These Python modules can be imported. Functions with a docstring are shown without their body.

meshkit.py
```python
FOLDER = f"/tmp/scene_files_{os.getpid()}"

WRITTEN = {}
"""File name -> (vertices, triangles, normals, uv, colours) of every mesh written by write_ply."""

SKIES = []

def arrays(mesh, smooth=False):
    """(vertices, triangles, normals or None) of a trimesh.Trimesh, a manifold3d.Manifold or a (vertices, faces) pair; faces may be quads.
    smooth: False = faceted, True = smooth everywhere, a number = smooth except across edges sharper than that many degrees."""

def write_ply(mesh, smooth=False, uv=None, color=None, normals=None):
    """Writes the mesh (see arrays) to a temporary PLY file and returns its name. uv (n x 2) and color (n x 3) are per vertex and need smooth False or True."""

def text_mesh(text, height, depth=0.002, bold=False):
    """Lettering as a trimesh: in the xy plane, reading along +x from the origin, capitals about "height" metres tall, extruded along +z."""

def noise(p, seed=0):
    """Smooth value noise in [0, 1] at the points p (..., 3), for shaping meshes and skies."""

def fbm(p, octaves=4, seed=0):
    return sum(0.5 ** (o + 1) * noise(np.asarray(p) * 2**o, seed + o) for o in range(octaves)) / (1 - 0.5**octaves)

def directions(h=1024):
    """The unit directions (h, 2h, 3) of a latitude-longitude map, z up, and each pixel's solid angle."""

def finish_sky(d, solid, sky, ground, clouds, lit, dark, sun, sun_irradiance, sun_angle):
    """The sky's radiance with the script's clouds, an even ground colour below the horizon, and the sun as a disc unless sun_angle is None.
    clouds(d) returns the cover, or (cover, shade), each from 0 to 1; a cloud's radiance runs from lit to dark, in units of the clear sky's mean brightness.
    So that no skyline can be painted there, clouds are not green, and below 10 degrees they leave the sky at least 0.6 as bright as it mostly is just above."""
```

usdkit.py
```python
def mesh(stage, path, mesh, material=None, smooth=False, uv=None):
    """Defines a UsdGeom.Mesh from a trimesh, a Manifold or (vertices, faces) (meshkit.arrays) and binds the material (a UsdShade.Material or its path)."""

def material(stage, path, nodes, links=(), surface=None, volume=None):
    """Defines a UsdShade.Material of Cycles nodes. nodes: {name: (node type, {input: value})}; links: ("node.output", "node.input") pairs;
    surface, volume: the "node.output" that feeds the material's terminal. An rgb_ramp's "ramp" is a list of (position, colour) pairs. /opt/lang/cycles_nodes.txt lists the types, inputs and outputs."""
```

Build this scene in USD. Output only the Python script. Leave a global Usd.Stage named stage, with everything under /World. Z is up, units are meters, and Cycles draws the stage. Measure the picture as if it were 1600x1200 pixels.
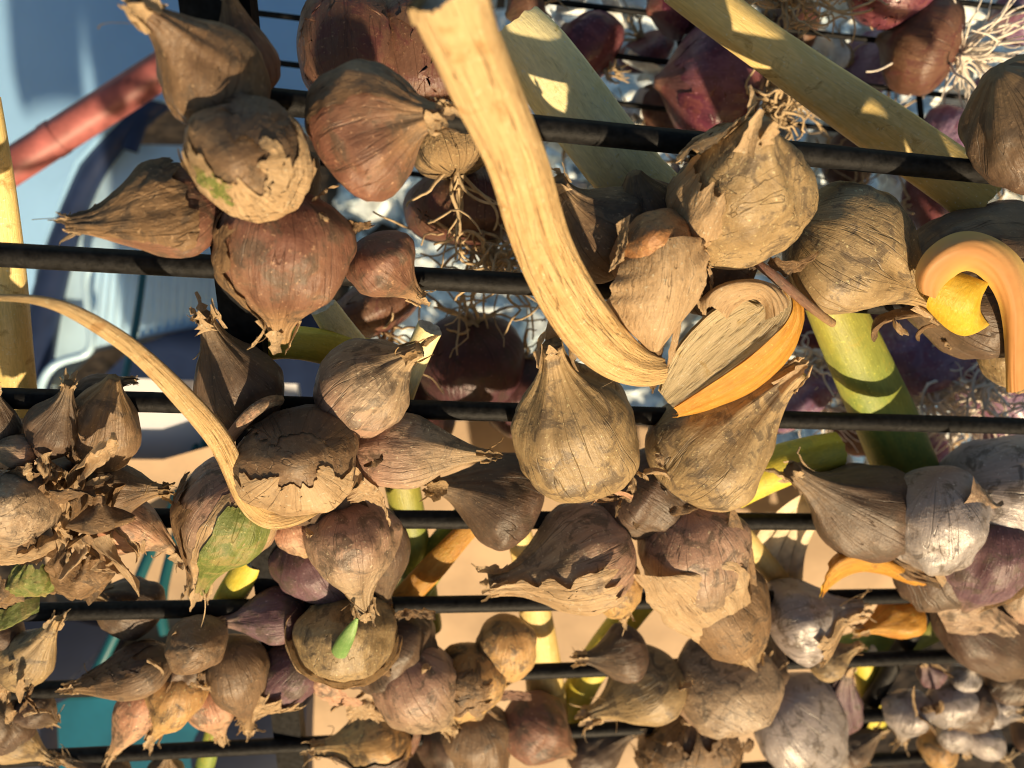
import math, random
import numpy as np, trimesh, usdkit, meshkit
from shapely.geometry import Polygon
from pxr import Usd, UsdGeom, UsdLux, UsdShade, Gf, Sdf, Vt

stage = Usd.Stage.CreateInMemory()
UsdGeom.SetStageUpAxis(stage, UsdGeom.Tokens.z)
UsdGeom.SetStageMetersPerUnit(stage, 1.0)
world = UsdGeom.Xform.Define(stage, '/World'); stage.SetDefaultPrim(world.GetPrim())
UsdGeom.Scope.Define(stage, '/World/Looks')

# ------------------------------------------------------------------ camera, sky, sun, exposure
PITCH = math.radians(71); H = 1.0; FPX = 1235.0
FWD = np.array([0, math.cos(PITCH), -math.sin(PITCH)]); RGT = np.array([1.0, 0, 0]); UPV = np.array([0, math.sin(PITCH), math.cos(PITCH)])
EYE = np.array([0, 0, H])
EXPOSURE = 0.58
SUN = np.array(0.22 * RGT - 0.90 * UPV - 0.45 * FWD); SUN /= np.linalg.norm(SUN)
SUN_I, SUN_COL, SKY_S = 1.25, (1.0, 0.775, 0.49), 0.085
cam = UsdGeom.Camera.Define(stage, '/World/camera')
M = np.eye(4); M[0, :3] = RGT; M[1, :3] = UPV; M[2, :3] = -FWD; M[3, :3] = EYE
cam.AddTransformOp().Set(Gf.Matrix4d(*M.ravel().tolist()))
cam.CreateHorizontalApertureAttr(36.0); cam.CreateVerticalApertureAttr(27.0)
cam.CreateFocalLengthAttr(36.0 * FPX / 1600); cam.CreateClippingRangeAttr(Gf.Vec2f(0.01, 100))
cam.CreateFStopAttr(12.0); cam.CreateFocusDistanceAttr(0.225); cam.CreateExposureAttr(EXPOSURE)
elev = math.asin(SUN[2]); rot = math.atan2(SUN[0], SUN[1])
sky_m = usdkit.material(stage, '/World/Looks/sky', {
    "s": ("sky_texture", {"sky_type": "single_scattering", "sun_disc": False, "sun_elevation": elev, "sun_rotation": rot, "altitude": 100.0}),
    "b": ("background_shader", {"strength": SKY_S})}, [("s.color", "b.color")], surface="b.background")
dome = UsdLux.DomeLight.Define(stage, '/World/sky'); UsdShade.MaterialBindingAPI.Apply(dome.GetPrim()).Bind(sky_m)
dome.GetPrim().SetCustomDataByKey('kind', 'structure'); dome.GetPrim().SetCustomDataByKey('label', 'clear evening sky above the drying rack'); dome.GetPrim().SetCustomDataByKey('category', 'sky')
sun = UsdLux.DistantLight.Define(stage, '/World/sun'); sun.CreateIntensityAttr(SUN_I); sun.CreateAngleAttr(1.2); sun.CreateColorAttr(Gf.Vec3f(*SUN_COL)); sun.CreateNormalizeAttr(True)
zz = SUN; xx = np.cross([0, 0, 1.0], zz); xx /= np.linalg.norm(xx); yy = np.cross(zz, xx)
S = np.eye(4); S[0, :3] = xx; S[1, :3] = yy; S[2, :3] = zz
sun.AddTransformOp().Set(Gf.Matrix4d(*S.ravel().tolist()))

# ------------------------------------------------------------------ helpers
def P(px, py, d):
    return EYE + FWD * d + RGT * ((px - 800) / FPX * d) - UPV * ((py - 600) / FPX * d)
def camvec(x, y, z):      # right, down, forward
    return np.array(RGT * x - UPV * y + FWD * z)
WDIR = camvec(6613, 239, 1235); WDIR /= np.linalg.norm(WDIR)
DDIR = camvec(-300, 1923, 1235); DDIR /= np.linalg.norm(DDIR)
RN = np.cross(WDIR, DDIR); RN /= np.linalg.norm(RN)
if RN @ FWD < 0: RN = -RN
RP0 = P(750, 440, 0.225)
def rackd(px, py):        # depth along the view axis of the plane the rack's wires lie in
    ray = FWD + RGT * ((px - 800) / FPX) - UPV * ((py - 600) / FPX)
    return ((RP0 - EYE) @ RN) / (ray @ RN)
def Z(px, py, z=0.0):     # z centimetres in front of the rack
    return P(px, py, rackd(px, py) - z / 100.0)
def mpp(px, py, z=0.0):   # metres per photo pixel there
    return (rackd(px, py) - z / 100.0) / FPX

COUNT = {}
def path_for(parent, name):
    k = (parent, name); n = COUNT.get(k, -1) + 1; COUNT[k] = n
    return f"{parent}/{name}" + (f"_{n:03d}" if n else "")
ORIGIN = {}
def tag(prim, label=None, cat=None, group=None, kind=None):
    for k, v in (('label', label), ('category', cat), ('group', group), ('kind', kind)):
        if v: prim.SetCustomDataByKey(k, v)
    return prim
def thing(name, label, cat, loc, group=None, kind=None):
    p = path_for('/World', name); x = UsdGeom.Xform.Define(stage, p); x.AddTranslateOp().Set(Gf.Vec3d(*map(float, loc)))
    ORIGIN[p] = np.asarray(loc, float); tag(x.GetPrim(), label, cat, group, kind); return p
def emit(parent, name, v, f, mat, cp=None, cu=None, smooth=True, label=None, kind=None):
    p = path_for(parent, name); o = ORIGIN.get(parent, np.zeros(3)); ORIGIN[p] = o
    v = np.asarray(v, float) - o
    m = usdkit.mesh(stage, p, (v, np.asarray(f)), MAT[mat], smooth=smooth)
    api = UsdGeom.PrimvarsAPI(m)
    if cp is not None: api.CreatePrimvar('cp', Sdf.ValueTypeNames.Float3Array, 'vertex').Set(Vt.Vec3fArray.FromNumpy(np.asarray(cp, np.float32)))
    if cu is not None: api.CreatePrimvar('cu', Sdf.ValueTypeNames.Float3Array, 'vertex').Set(Vt.Vec3fArray.FromNumpy(np.asarray(cu, np.float32)))
    m.CreateDoubleSidedAttr(True)
    tag(m.GetPrim(), label, kind=kind); return p

# ------------------------------------------------------------------ materials
MAT = {}
def lk(name, nodes, links, surface="p.BSDF"):
    MAT[name] = usdkit.material(stage, '/World/Looks/' + name, nodes, links, surface=surface)
def skin(name, dark, mid, light, tip=(.42, .29, .14), base=None, rough=.48, vein=.58, bump=.55, blot=(.075, .055, .04), transl=0.0, spec=.38, blot_at=.50):
    base = base or mid
    n = {
        "a": ("attribute", {"attribute": "cp"}), "u": ("attribute", {"attribute": "cu"}), "us": ("separate_xyz", {}),
        "g": ("geometry", {}), "mp": ("mapping", {"scale": (1.0, 1.0, .42)}),
        "n1": ("noise_texture", {"scale": 1.7, "detail": 5.0, "roughness": .62, "distortion": .3}),
        "n2": ("noise_texture", {"scale": 11.0, "detail": 5.0, "roughness": .65, "distortion": .3}),
        "n3": ("noise_texture", {"scale": 3.4, "detail": 2.5, "roughness": .45, "distortion": .25}),
        "n4": ("noise_texture", {"scale": 130.0, "detail": 7.0, "roughness": .68, "distortion": .7}),
        "n5": ("noise_texture", {"scale": 900.0, "detail": 3.0, "roughness": .6}),
        "v1": ("math", {"math_type": "subtract", "value2": .5}), "v2": ("math", {"math_type": "absolute"}),
        "v3": ("map_range", {"from_min": 0.0, "from_max": .008, "to_min": vein, "to_max": 0.0, "clamp": True}),
        "r": ("rgb_ramp", {"ramp": [(.30, dark), (.48, mid), (.68, light)]}),
        "mixn": ("mix_float", {"fac": .48}),
        "bs": ("map_range", {"from_min": .02, "from_max": .55, "to_min": .8, "to_max": 0.0, "clamp": True}),
        "mb": ("mix", {"color2": base}),
        "ts": ("map_range", {"from_min": .66, "from_max": .97, "to_min": 0.0, "to_max": .85, "clamp": True}),
        "mt": ("mix", {"color2": tip}),
        "fm": ("map_range", {"from_min": .3, "from_max": .7, "to_min": .8, "to_max": 1.15}),
        "mf": ("mix", {"mix_type": "multiply", "fac": .8}),
        "bl": ("map_range", {"from_min": blot_at, "from_max": blot_at + .10, "to_min": 0.0, "to_max": .78, "clamp": True}),
        "mbl": ("mix", {"color2": blot}),
        "sp": ("map_range", {"from_min": .62, "from_max": .72, "to_min": 0.0, "to_max": .6, "clamp": True}),
        "msp": ("mix", {"color2": tuple(min(.7, c * 1.7) for c in light)}),
        "mv": ("mix", {"color2": tuple(c * .28 for c in dark)}),
        "h1": ("math", {"math_type": "multiply_add", "value2": .5}), "h2": ("math", {"math_type": "multiply_add", "value2": -.55}), "h3": ("math", {"math_type": "multiply_add", "value2": .22}), "h4": ("math", {"math_type": "multiply", "value2": .25}),
        "b": ("bump", {"distance": .0013, "strength": bump}),
        "p": ("principled_bsdf", {"roughness": rough, "specular_ior_level": spec}),
    }
    l = [("a.vector", f"n{i}.vector") for i in (1, 2)] + [("a.vector", "mp.vector"), ("mp.vector", "n3.vector")] + [("g.position", "n4.vector"), ("g.position", "n5.vector"), ("u.vector", "us.vector"),
        ("n3.fac", "v1.value1"), ("v1.value", "v2.value1"), ("v2.value", "v3.value"),
        ("n1.fac", "mixn.a"), ("n4.fac", "mixn.b"), ("mixn.result", "r.fac"),
        ("us.x", "bs.value"), ("bs.result", "mb.fac"), ("r.color", "mb.color1"),
        ("us.x", "ts.value"), ("ts.result", "mt.fac"), ("mb.color", "mt.color1"),
        ("n2.fac", "fm.value"), ("mt.color", "mf.color1"), ("fm.result", "mf.color2"),
        ("n4.fac", "bl.value"), ("bl.result", "mbl.fac"), ("mf.color", "mbl.color1"),
        ("n5.fac", "sp.value"), ("sp.result", "msp.fac"), ("mbl.color", "msp.color1"),
        ("v3.result", "mv.fac"), ("msp.color", "mv.color1"), ("mv.color", "p.base_color"),
        ("n5.fac", "h4.value1"), ("n4.fac", "h3.value1"), ("h4.value", "h3.value3"), ("v3.result", "h2.value1"), ("h3.value", "h2.value3"), ("n2.fac", "h1.value1"), ("h2.value", "h1.value3"),
        ("h1.value", "b.height"), ("b.normal", "p.normal")]
    surf = "p.BSDF"
    if transl:
        n["t"] = ("translucent_bsdf", {}); n["mx"] = ("mix_closure", {"fac": transl})
        l += [("mv.color", "t.color"), ("p.BSDF", "mx.closure1"), ("t.BSDF", "mx.closure2")]; surf = "mx.closure"
    lk(name, n, l, surf)
skin('skin_tan', (.13, .088, .045), (.29, .205, .105), (.48, .365, .205))
skin('skin_brown', (.075, .043, .026), (.165, .104, .06), (.30, .21, .125), tip=(.32, .21, .10))
skin('skin_red', (.085, .04, .028), (.175, .09, .058), (.31, .195, .12), base=(.185, .078, .058), tip=(.38, .25, .12))
skin('skin_dark', (.05, .032, .022), (.10, .066, .044), (.18, .125, .08), tip=(.2, .14, .08), base=(.08, .045, .035))
skin('skin_grey', (.13, .09, .058), (.29, .208, .135), (.46, .355, .24), tip=(.38, .27, .14), base=(.36, .20, .155))
skin('skin_lilac', (.17, .15, .145), (.30, .275, .27), (.44, .41, .40), tip=(.34, .26, .18), base=(.33, .28, .27), rough=.36, spec=.6)  # garlic skin with cool shade and reflected sky painted into its colour
skin('skin_copper', (.16, .07, .03), (.30, .145, .06), (.44, .26, .12), tip=(.38, .25, .12), base=(.28, .11, .05))
skin('skin_purple', (.055, .03, .045), (.13, .075, .095), (.24, .17, .19), tip=(.25, .17, .11), base=(.12, .055, .06))
skin('skin_pink', (.26, .13, .085), (.42, .255, .16), (.55, .39, .26), tip=(.42, .30, .16), base=(.45, .20, .12), vein=.6)
skin('skin_gold', (.26, .15, .06), (.44, .28, .115), (.60, .42, .20), tip=(.45, .30, .14), base=(.40, .21, .08))
skin('paper', (.30, .19, .10), (.50, .35, .20), (.66, .50, .32), tip=(.54, .40, .24), rough=.55, transl=.25, bump=.7, blot=(.20, .14, .09), blot_at=.58)
skin('paper_brown', (.12, .07, .035), (.25, .155, .08), (.40, .27, .15), rough=.55, transl=.2, bump=.8)
skin('paper_orange', (.42, .17, .03), (.62, .31, .05), (.78, .48, .11), tip=(.7, .42, .1), rough=.42, transl=.3, vein=.3, bump=.5, blot=(.30, .13, .04), blot_at=.6)
skin('paper_yellow', (.62, .38, .03), (.78, .52, .05), (.85, .62, .12), tip=(.8, .6, .1), rough=.42, transl=.3, vein=.2, bump=.4, blot=(.5, .3, .05), blot_at=.62)
lk('peel_red', {"u": ("attribute", {"attribute": "cu"}), "us": ("separate_xyz", {}), "g": ("geometry", {}), "a": ("attribute", {"attribute": "cp"}),
    "n": ("noise_texture", {"scale": 160.0, "detail": 4.0}), "n2": ("noise_texture", {"scale": 6.0, "detail": 3.0}), "ad": ("math", {"math_type": "multiply_add", "value2": .22}), "ad2": ("math", {"math_type": "subtract", "value2": .11}),
    "r": ("rgb_ramp", {"ramp": [(0, (.50, .32, .08)), (.16, (.44, .23, .08)), (.45, (.38, .175, .06)), (.72, (.46, .25, .10)), (1, (.52, .36, .13))]}),
    "b": ("bump", {"distance": .0006, "strength": .35}), "p": ("principled_bsdf", {"roughness": .58, "specular_ior_level": .3})},
   [("u.vector", "us.vector"), ("g.position", "n.vector"), ("a.vector", "n2.vector"), ("n.fac", "ad.value1"), ("us.y", "ad.value3"), ("ad.value", "ad2.value1"), ("ad2.value", "r.fac"), ("r.color", "p.base_color"), ("n.fac", "b.height"), ("b.normal", "p.normal")])
skin('green_leaf', (.07, .10, .02), (.16, .20, .05), (.36, .34, .14), tip=(.4, .33, .12), rough=.5, vein=.3, bump=.8, blot=(.30, .24, .09), transl=.15)
skin('sprout', (.09, .19, .05), (.15, .28, .08), (.26, .38, .15), tip=(.3, .5, .15), rough=.4, vein=.1, bump=.3, blot=(.15, .3, .08), blot_at=.7)
skin('stem_straw', (.34, .20, .07), (.56, .37, .16), (.72, .53, .27), tip=(.58, .40, .19), base=(.56, .41, .22), vein=.5, bump=.9, blot=(.40, .22, .08), blot_at=.57)
skin('stem_pale', (.66, .54, .22), (.82, .72, .38), (.88, .80, .50), tip=(.6, .5, .2), vein=.25, bump=.4, blot=(.55, .42, .10), blot_at=.58)
skin('stem_khaki', (.54, .38, .12), (.72, .54, .21), (.80, .64, .32), tip=(.46, .33, .08), vein=.25, bump=.4, blot=(.36, .22, .05), blot_at=.58)
skin('stem_green', (.12, .17, .03), (.20, .27, .06), (.34, .34, .06), tip=(.2, .25, .05), base=(.32, .27, .05), vein=.15, bump=.25, blot=(.30, .26, .04), blot_at=.6)
skin('stem_yellow', (.45, .38, .04), (.60, .50, .06), (.68, .58, .12), tip=(.55, .48, .06), vein=.15, bump=.25, blot=(.38, .38, .07), blot_at=.55)
skin('onion_purple', (.035, .008, .02), (.11, .026, .05), (.36, .16, .20), tip=(.24, .13, .09), base=(.14, .045, .045), rough=.28, vein=.3, bump=.35, blot=(.16, .05, .045), spec=.5)
skin('onion_violet', (.07, .03, .08), (.19, .11, .21), (.48, .40, .52), tip=(.3, .2, .17), base=(.28, .18, .26), rough=.25, vein=.3, bump=.35, blot=(.20, .06, .12), spec=.5)
skin('onion_shaded', (.03, .010, .014), (.06, .022, .03), (.13, .06, .075), tip=(.12, .08, .06), base=(.08, .035, .03), rough=.4, vein=.4, bump=.5, blot=(.05, .03, .025))  # purple onion skin darkened so its colour carries the shade
skin('onion_brown', (.06, .026, .018), (.13, .065, .04), (.24, .15, .09), tip=(.2, .13, .07), base=(.14, .07, .05), rough=.4, vein=.4, bump=.6, blot=(.10, .03, .03))
skin('root_mass', (.16, .10, .045), (.30, .20, .10), (.45, .33, .18), rough=.8, vein=.7, bump=1.5)
def plain(name, col, rough=.5, metallic=0.0, nscale=60.0, var=.25, bump=.15, spec=.4, bdist=.001, coat=0.0):
    lk(name, {"g": ("geometry", {}), "n": ("noise_texture", {"scale": nscale, "detail": 6.0, "roughness": .6}),
        "m": ("map_range", {"from_min": .3, "from_max": .7, "to_min": 1 - var, "to_max": 1 + var}),
        "c": ("mix", {"mix_type": "multiply", "fac": 1.0, "color1": col}), "b": ("bump", {"distance": bdist, "strength": bump}),
        "p": ("principled_bsdf", {"roughness": rough, "metallic": metallic, "specular_ior_level": spec, "coat_weight": coat})},
       [("g.position", "n.vector"), ("n.fac", "m.value"), ("m.result", "c.color2"), ("c.color", "p.base_color"), ("n.fac", "b.height"), ("b.normal", "p.normal")])
plain('black_metal', (.008, .008, .0085), .6, 0, 420, .9, .6, .16, .0004)
plain('cut_pith', (.55, .48, .38), .8, 0, 700, .3, .6)
plain('root_fibre', (.46, .34, .20), .8, 0, 300, .3, .3)
plain('root_white', (.72, .66, .58), .75, 0, 300, .2, .3)
plain('car_paint_skylit', (.34, .62, .98), .35, 0, 9, .07, .02, .5, .001, .6)  # silver-blue paint, with the reflected blue sky added to its base colour
plain('car_trim', (.018, .032, .085), .4, 0, 40, .2, .05)
plain('lens_skylit', (.50, .74, .95), .22, 0, 12, .15, .1, .6)  # headlight glass; blue skylight is painted into its colour
plain('lens_rib', (.60, .80, .95), .25, 0, 20, .1, .1, .6)
plain('red_plastic', (.33, .105, .10), .5, 0, 45, .5, .15)
plain('teal_plastic', (.01, .11, .14), .45, 0, 30, .15, .1)
plain('teal_crate', (.01, .14, .22), .55, 0, 25, .2, .1)
plain('cardboard', (.38, .275, .18), .85, 0, 11, .3, .1)
plain('white_card', (.60, .61, .66), .7, 0, 14, .05, .1)
plain('soil', (.10, .075, .055), .95, 0, 40, .5, .8, .2, .01)
plain('pebble', (.74, .82, .84), .7, 0, 70, .5, .3)
plain('litter', (.74, .78, .78), .5, 0, 90, .6, .3, .5)
plain('navy', (.012, .02, .05), .6, 0, 20, .3, .1)
plain('straw_sheath', (.66, .54, .36), .7, 0, 160, .3, .5)

# ------------------------------------------------------------------ shape makers
def grid_faces(n, m, wrap=False):
    i, j = np.meshgrid(np.arange(n - 1), np.arange(m if wrap else m - 1), indexing='ij'); i = i.ravel(); j = j.ravel(); k = (j + 1) % m
    a, b, c, d = i * m + j, i * m + k, (i + 1) * m + k, (i + 1) * m + j
    return np.vstack([np.stack([a, b, c], 1), np.stack([a, c, d], 1)])
def spline(pts, n):
    pts = np.asarray(pts, float)
    if len(pts) == 2: return pts[0] + (pts[1] - pts[0]) * np.linspace(0, 1, n)[:, None]
    from scipy.interpolate import CubicSpline
    q = pts[:, :3]; t = np.r_[0, np.cumsum(np.linalg.norm(np.diff(q, axis=0), axis=1) ** .5 + 1e-9)]
    return CubicSpline(t, pts)(np.linspace(0, t[-1], n))
def frames(C):
    T = np.gradient(C, axis=0); T /= np.linalg.norm(T, axis=1, keepdims=True)
    mid = T[len(T) // 3]; v = -FWD if abs(mid @ FWD) < .8 else UPV
    N1 = v - T * (T @ v)[:, None]; N1 /= np.linalg.norm(N1, axis=1, keepdims=True)
    return T, N1, np.cross(T, N1)
PROF = {
    'fat': ([0, .02, .07, .15, .26, .38, .5, .61, .72, .82, .92, 1], [0, .36, .64, .88, 1, .98, .84, .62, .40, .26, .19, .17]),
    'bulb': ([0, .03, .1, .2, .34, .48, .6, .7, .78, .86, .93, 1], [0, .4, .72, .92, 1, .96, .84, .62, .40, .25, .18, .16]),
    'long': ([0, .03, .10, .2, .32, .44, .56, .68, .8, .9, 1], [0, .40, .72, .93, 1, .93, .74, .5, .30, .19, .14]),
    'round': ([0, .03, .1, .22, .38, .55, .7, .82, .91, .97, 1], [0, .38, .68, .92, 1, .97, .84, .62, .40, .24, .13]),
    'short': ([0, .03, .1, .22, .4, .6, .76, .88, .96, 1], [0, .38, .70, .94, 1, .86, .58, .32, .2, .15]),
    'onion': ([0, .02, .06, .14, .27, .44, .6, .74, .85, .93, 1], [0, .30, .56, .82, .97, 1, .93, .74, .44, .2, .1]),
}
class Clove: pass
def clove_shape(B, T, w, prof='fat', bend=0.0, seed=0, flat=.9, crease=1.0, lump=.16, keel=.05):
    rs = np.random.RandomState(seed + 11)
    b, t = Z(*B), Z(*T)
    mx, my, mz = [(1 - .35) * B[i] + .35 * T[i] for i in range(3)]
    R = w / 2 * mpp(mx, my, mz)
    d = np.array([T[0] - B[0], T[1] - B[1]], float); L = np.linalg.norm(d); nrm = np.array([-d[1], d[0]]) / max(L, 1e-6)
    ctrl = (b + t) / 2 + (RGT * nrm[0] - UPV * nrm[1]) * bend * mpp(mx, my, mz) * 1.4
    s = Clove(); s.b, s.c, s.t, s.R = b, ctrl, t, R
    ph = rs.uniform(0, 6.28, 8); k = rs.randint(5, 9); off = rs.uniform(0, 200, 3)
    px, pr = PROF[prof]
    from scipy.interpolate import PchipInterpolator
    rf = PchipInterpolator(px, pr); length = np.linalg.norm(t - b)
    def S(u, th, extra=0.0):   # arrays -> points
        u = np.clip(u, 0, 1); shape = np.broadcast(u, th).shape
        u = np.broadcast_to(u, shape); th = np.broadcast_to(th, shape)
        C = ((1 - u) ** 2)[..., None] * b + (2 * u * (1 - u))[..., None] * ctrl + (u ** 2)[..., None] * t
        tan = (2 * (1 - u))[..., None] * (ctrl - b) + (2 * u)[..., None] * (t - ctrl); tan = tan / np.linalg.norm(tan, axis=-1, keepdims=True)
        m = (t - b) / length; v = -FWD if abs(m @ FWD) < .8 else UPV
        N1 = v - tan * (tan @ v)[..., None]; N1 /= np.linalg.norm(N1, axis=-1, keepdims=True); N2 = np.cross(tan, N1)
        cr = np.clip((u - .45) / .4, 0, 1); cr = cr * cr * (3 - 2 * cr)
        rad = rf(u) * (1 + keel * np.cos(2 * th + ph[0]) + keel * .8 * np.cos(3 * th + ph[1])
                       + crease * cr * (.06 * np.sin(k * th + ph[2] + 2 * u) + .035 * np.sin((2 * k + 1) * th + ph[3] - 3 * u))
                       + .012 * np.sin(9 * th + ph[4] + 3 * u) * np.sin(3.1 * u))
        q = np.stack([np.cos(th) * 1.3, np.sin(th) * 1.3, u * 2.6], -1) + off
        rad = rad * (1 + lump * (meshkit.fbm(q * 1.2, 3, seed) - .5) * 2 + .022 * (meshkit.fbm(q * np.array([4, 4, 1.2]), 3, seed + 5) - .5) * 2)
        r = (rad * R + extra)[..., None]
        return C + r * (np.cos(th)[..., None] * N1 * flat + np.sin(th)[..., None] * N2)
    s.S = S; s.off = off; s.len = length; s.seed = seed
    s.cp = lambda u, th: np.stack(np.broadcast_arrays(np.cos(th), np.sin(th), u * min(.75, .20 * length / R)), -1) + off
    return s
def add_clove(parent, B, T, w, mat='skin_tan', prof='fat', bend=0.0, seed=None, name='clove', tip=True, flaps=(), label=None, tipmat='paper', res=1.0, iso=None, hide=False, **kw):
    seed = seed if seed is not None else int(abs(B[0] * 7 + B[1] * 13 + T[0] * 3) % 9973)
    s = clove_shape(B, T, w, prof, bend, seed, **kw)
    nu, nt = int(46 * res) + 6, int(60 * res) + 4
    u = np.linspace(0, 1, nu) ** 1.25; th = np.linspace(0, 2 * np.pi, nt, endpoint=False)
    U, TH = np.meshgrid(u, th, indexing='ij')
    v = s.S(U, TH).reshape(-1, 3); f = grid_faces(nu, nt, True)
    cp = s.cp(U, TH).reshape(-1, 3); cu = np.stack([U.ravel(), np.cos(TH).ravel(), np.sin(TH).ravel()], 1)
    iso = abs((s.t - s.b) @ FWD) / s.len > .8 if iso is None else iso
    if iso:
        q = (v - s.b) / s.R; x, y, z = q @ RGT, q @ UPV, q @ FWD; a = seed % 7 * .45
        def isof(pts): q = (pts - s.b) / s.R; x, y, z = q @ RGT, q @ UPV, q @ FWD; return np.stack([x * math.cos(a) + y * math.sin(a) + .25 * (x * x - y * y), z, .3 * (y * math.cos(a) - x * math.sin(a))], -1) + s.off
        cp = isof(v); cu[:, 0] = np.minimum(cu[:, 0], .6)
    e = len(v); last = (nu - 1) * nt + np.arange(nt)
    v = np.vstack([v, v[last].mean(0)]); cp = np.vstack([cp, cp[last].mean(0)]); cu = np.vstack([cu, cu[last].mean(0)])
    f = np.vstack([f, np.stack([last, np.roll(last, -1), np.full(nt, e)], 1)])
    p = emit(parent, name, v, f, mat, cp, cu, label=label)
    if tip: frays(p, s, tipmat, seed)
    for fl in flaps: add_flap(p, s, **fl)
    return p, s
def ribbon_mesh(C, wd, nrm, rs, curl=0.3, m=4):
    T = np.gradient(C, axis=0); T /= np.linalg.norm(T, axis=1, keepdims=True)
    side = np.cross(T, nrm); side /= np.linalg.norm(side, axis=1, keepdims=True); up = np.cross(side, T)
    a = np.linspace(-1, 1, m)
    v = C[:, None] + side[:, None] * (a[None, :, None] * wd[:, None, None]) + up[:, None] * ((a ** 2)[None, :, None] * wd[:, None, None] * curl)
    return v.reshape(-1, 3), grid_faces(len(C), m)
def frays(parent, s, mat, seed, n=None, scale=1.0):
    rs = np.random.RandomState(seed + 77); V = []; F = []; A = []; U = []; o = 0
    n = n or rs.randint(4, 8); d = (s.t - s.c); d /= np.linalg.norm(d)
    for i in range(n):
        th = 2 * np.pi * i / n + rs.uniform(-.3, .3); u0 = rs.uniform(.84, .97)
        p0 = s.S(np.array(u0), np.array(th)); p1 = s.S(np.array(.999), np.array(th)); out = p1 - s.S(np.array(.999), np.array(th + np.pi)); out /= np.linalg.norm(out) + 1e-9
        L = s.R * rs.uniform(.15, .5) * scale; k = 8; t = np.linspace(0, 1, k)[:, None]
        q = p1 + d * L * .6; cu = rs.uniform(-.3, .9)
        C = (1 - t) ** 2 * p0 + 2 * t * (1 - t) * p1 + t ** 2 * (q + out * L * cu) + rs.randn(k, 3) * s.R * .018 * t
        wd = s.R * rs.uniform(.06, .15) * (1 - .75 * t[:, 0] ** 2) * (1 + .3 * rs.randn(k))
        v, f = ribbon_mesh(C, np.abs(wd), out, rs, .5); V.append(v); F.append(f + o); o += len(v)
        aa = np.stack([np.tile(np.linspace(-.3, .3, 4), k), np.full(4 * k, i * 3.3), np.repeat(t[:, 0], 4)], 1) + s.off; A.append(aa)
        U.append(np.stack([np.full(4 * k, .85), np.zeros(4 * k), np.zeros(4 * k)], 1))
    for i in range(rs.randint(1, 4)):
        th = rs.uniform(0, 6.28); p0 = s.S(np.array(rs.uniform(.7, .95)), np.array(th)); out = p0 - s.t + d * s.R; q = p0 + (d * rs.uniform(-.2, .8) + rs.randn(3) * .6) * s.R * rs.uniform(.3, .7)
        k = 8; t = np.linspace(0, 1, k)[:, None]; C = (1 - t) ** 2 * p0 + 2 * t * (1 - t) * ((p0 + q) / 2 + rs.randn(3) * s.R * .2) + t ** 2 * q
        v, f = ribbon_mesh(C, np.full(k, .00016), np.array([.3, .5, .8]), rs, .3); V.append(v); F.append(f + o); o += len(v)
        A.append(np.zeros((4 * k, 3)) + s.off); U.append(np.full((4 * k, 3), .9))
    emit(parent, 'dry_tip', np.vstack(V), np.vstack(F), mat, np.vstack(A), np.vstack(U))
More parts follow.
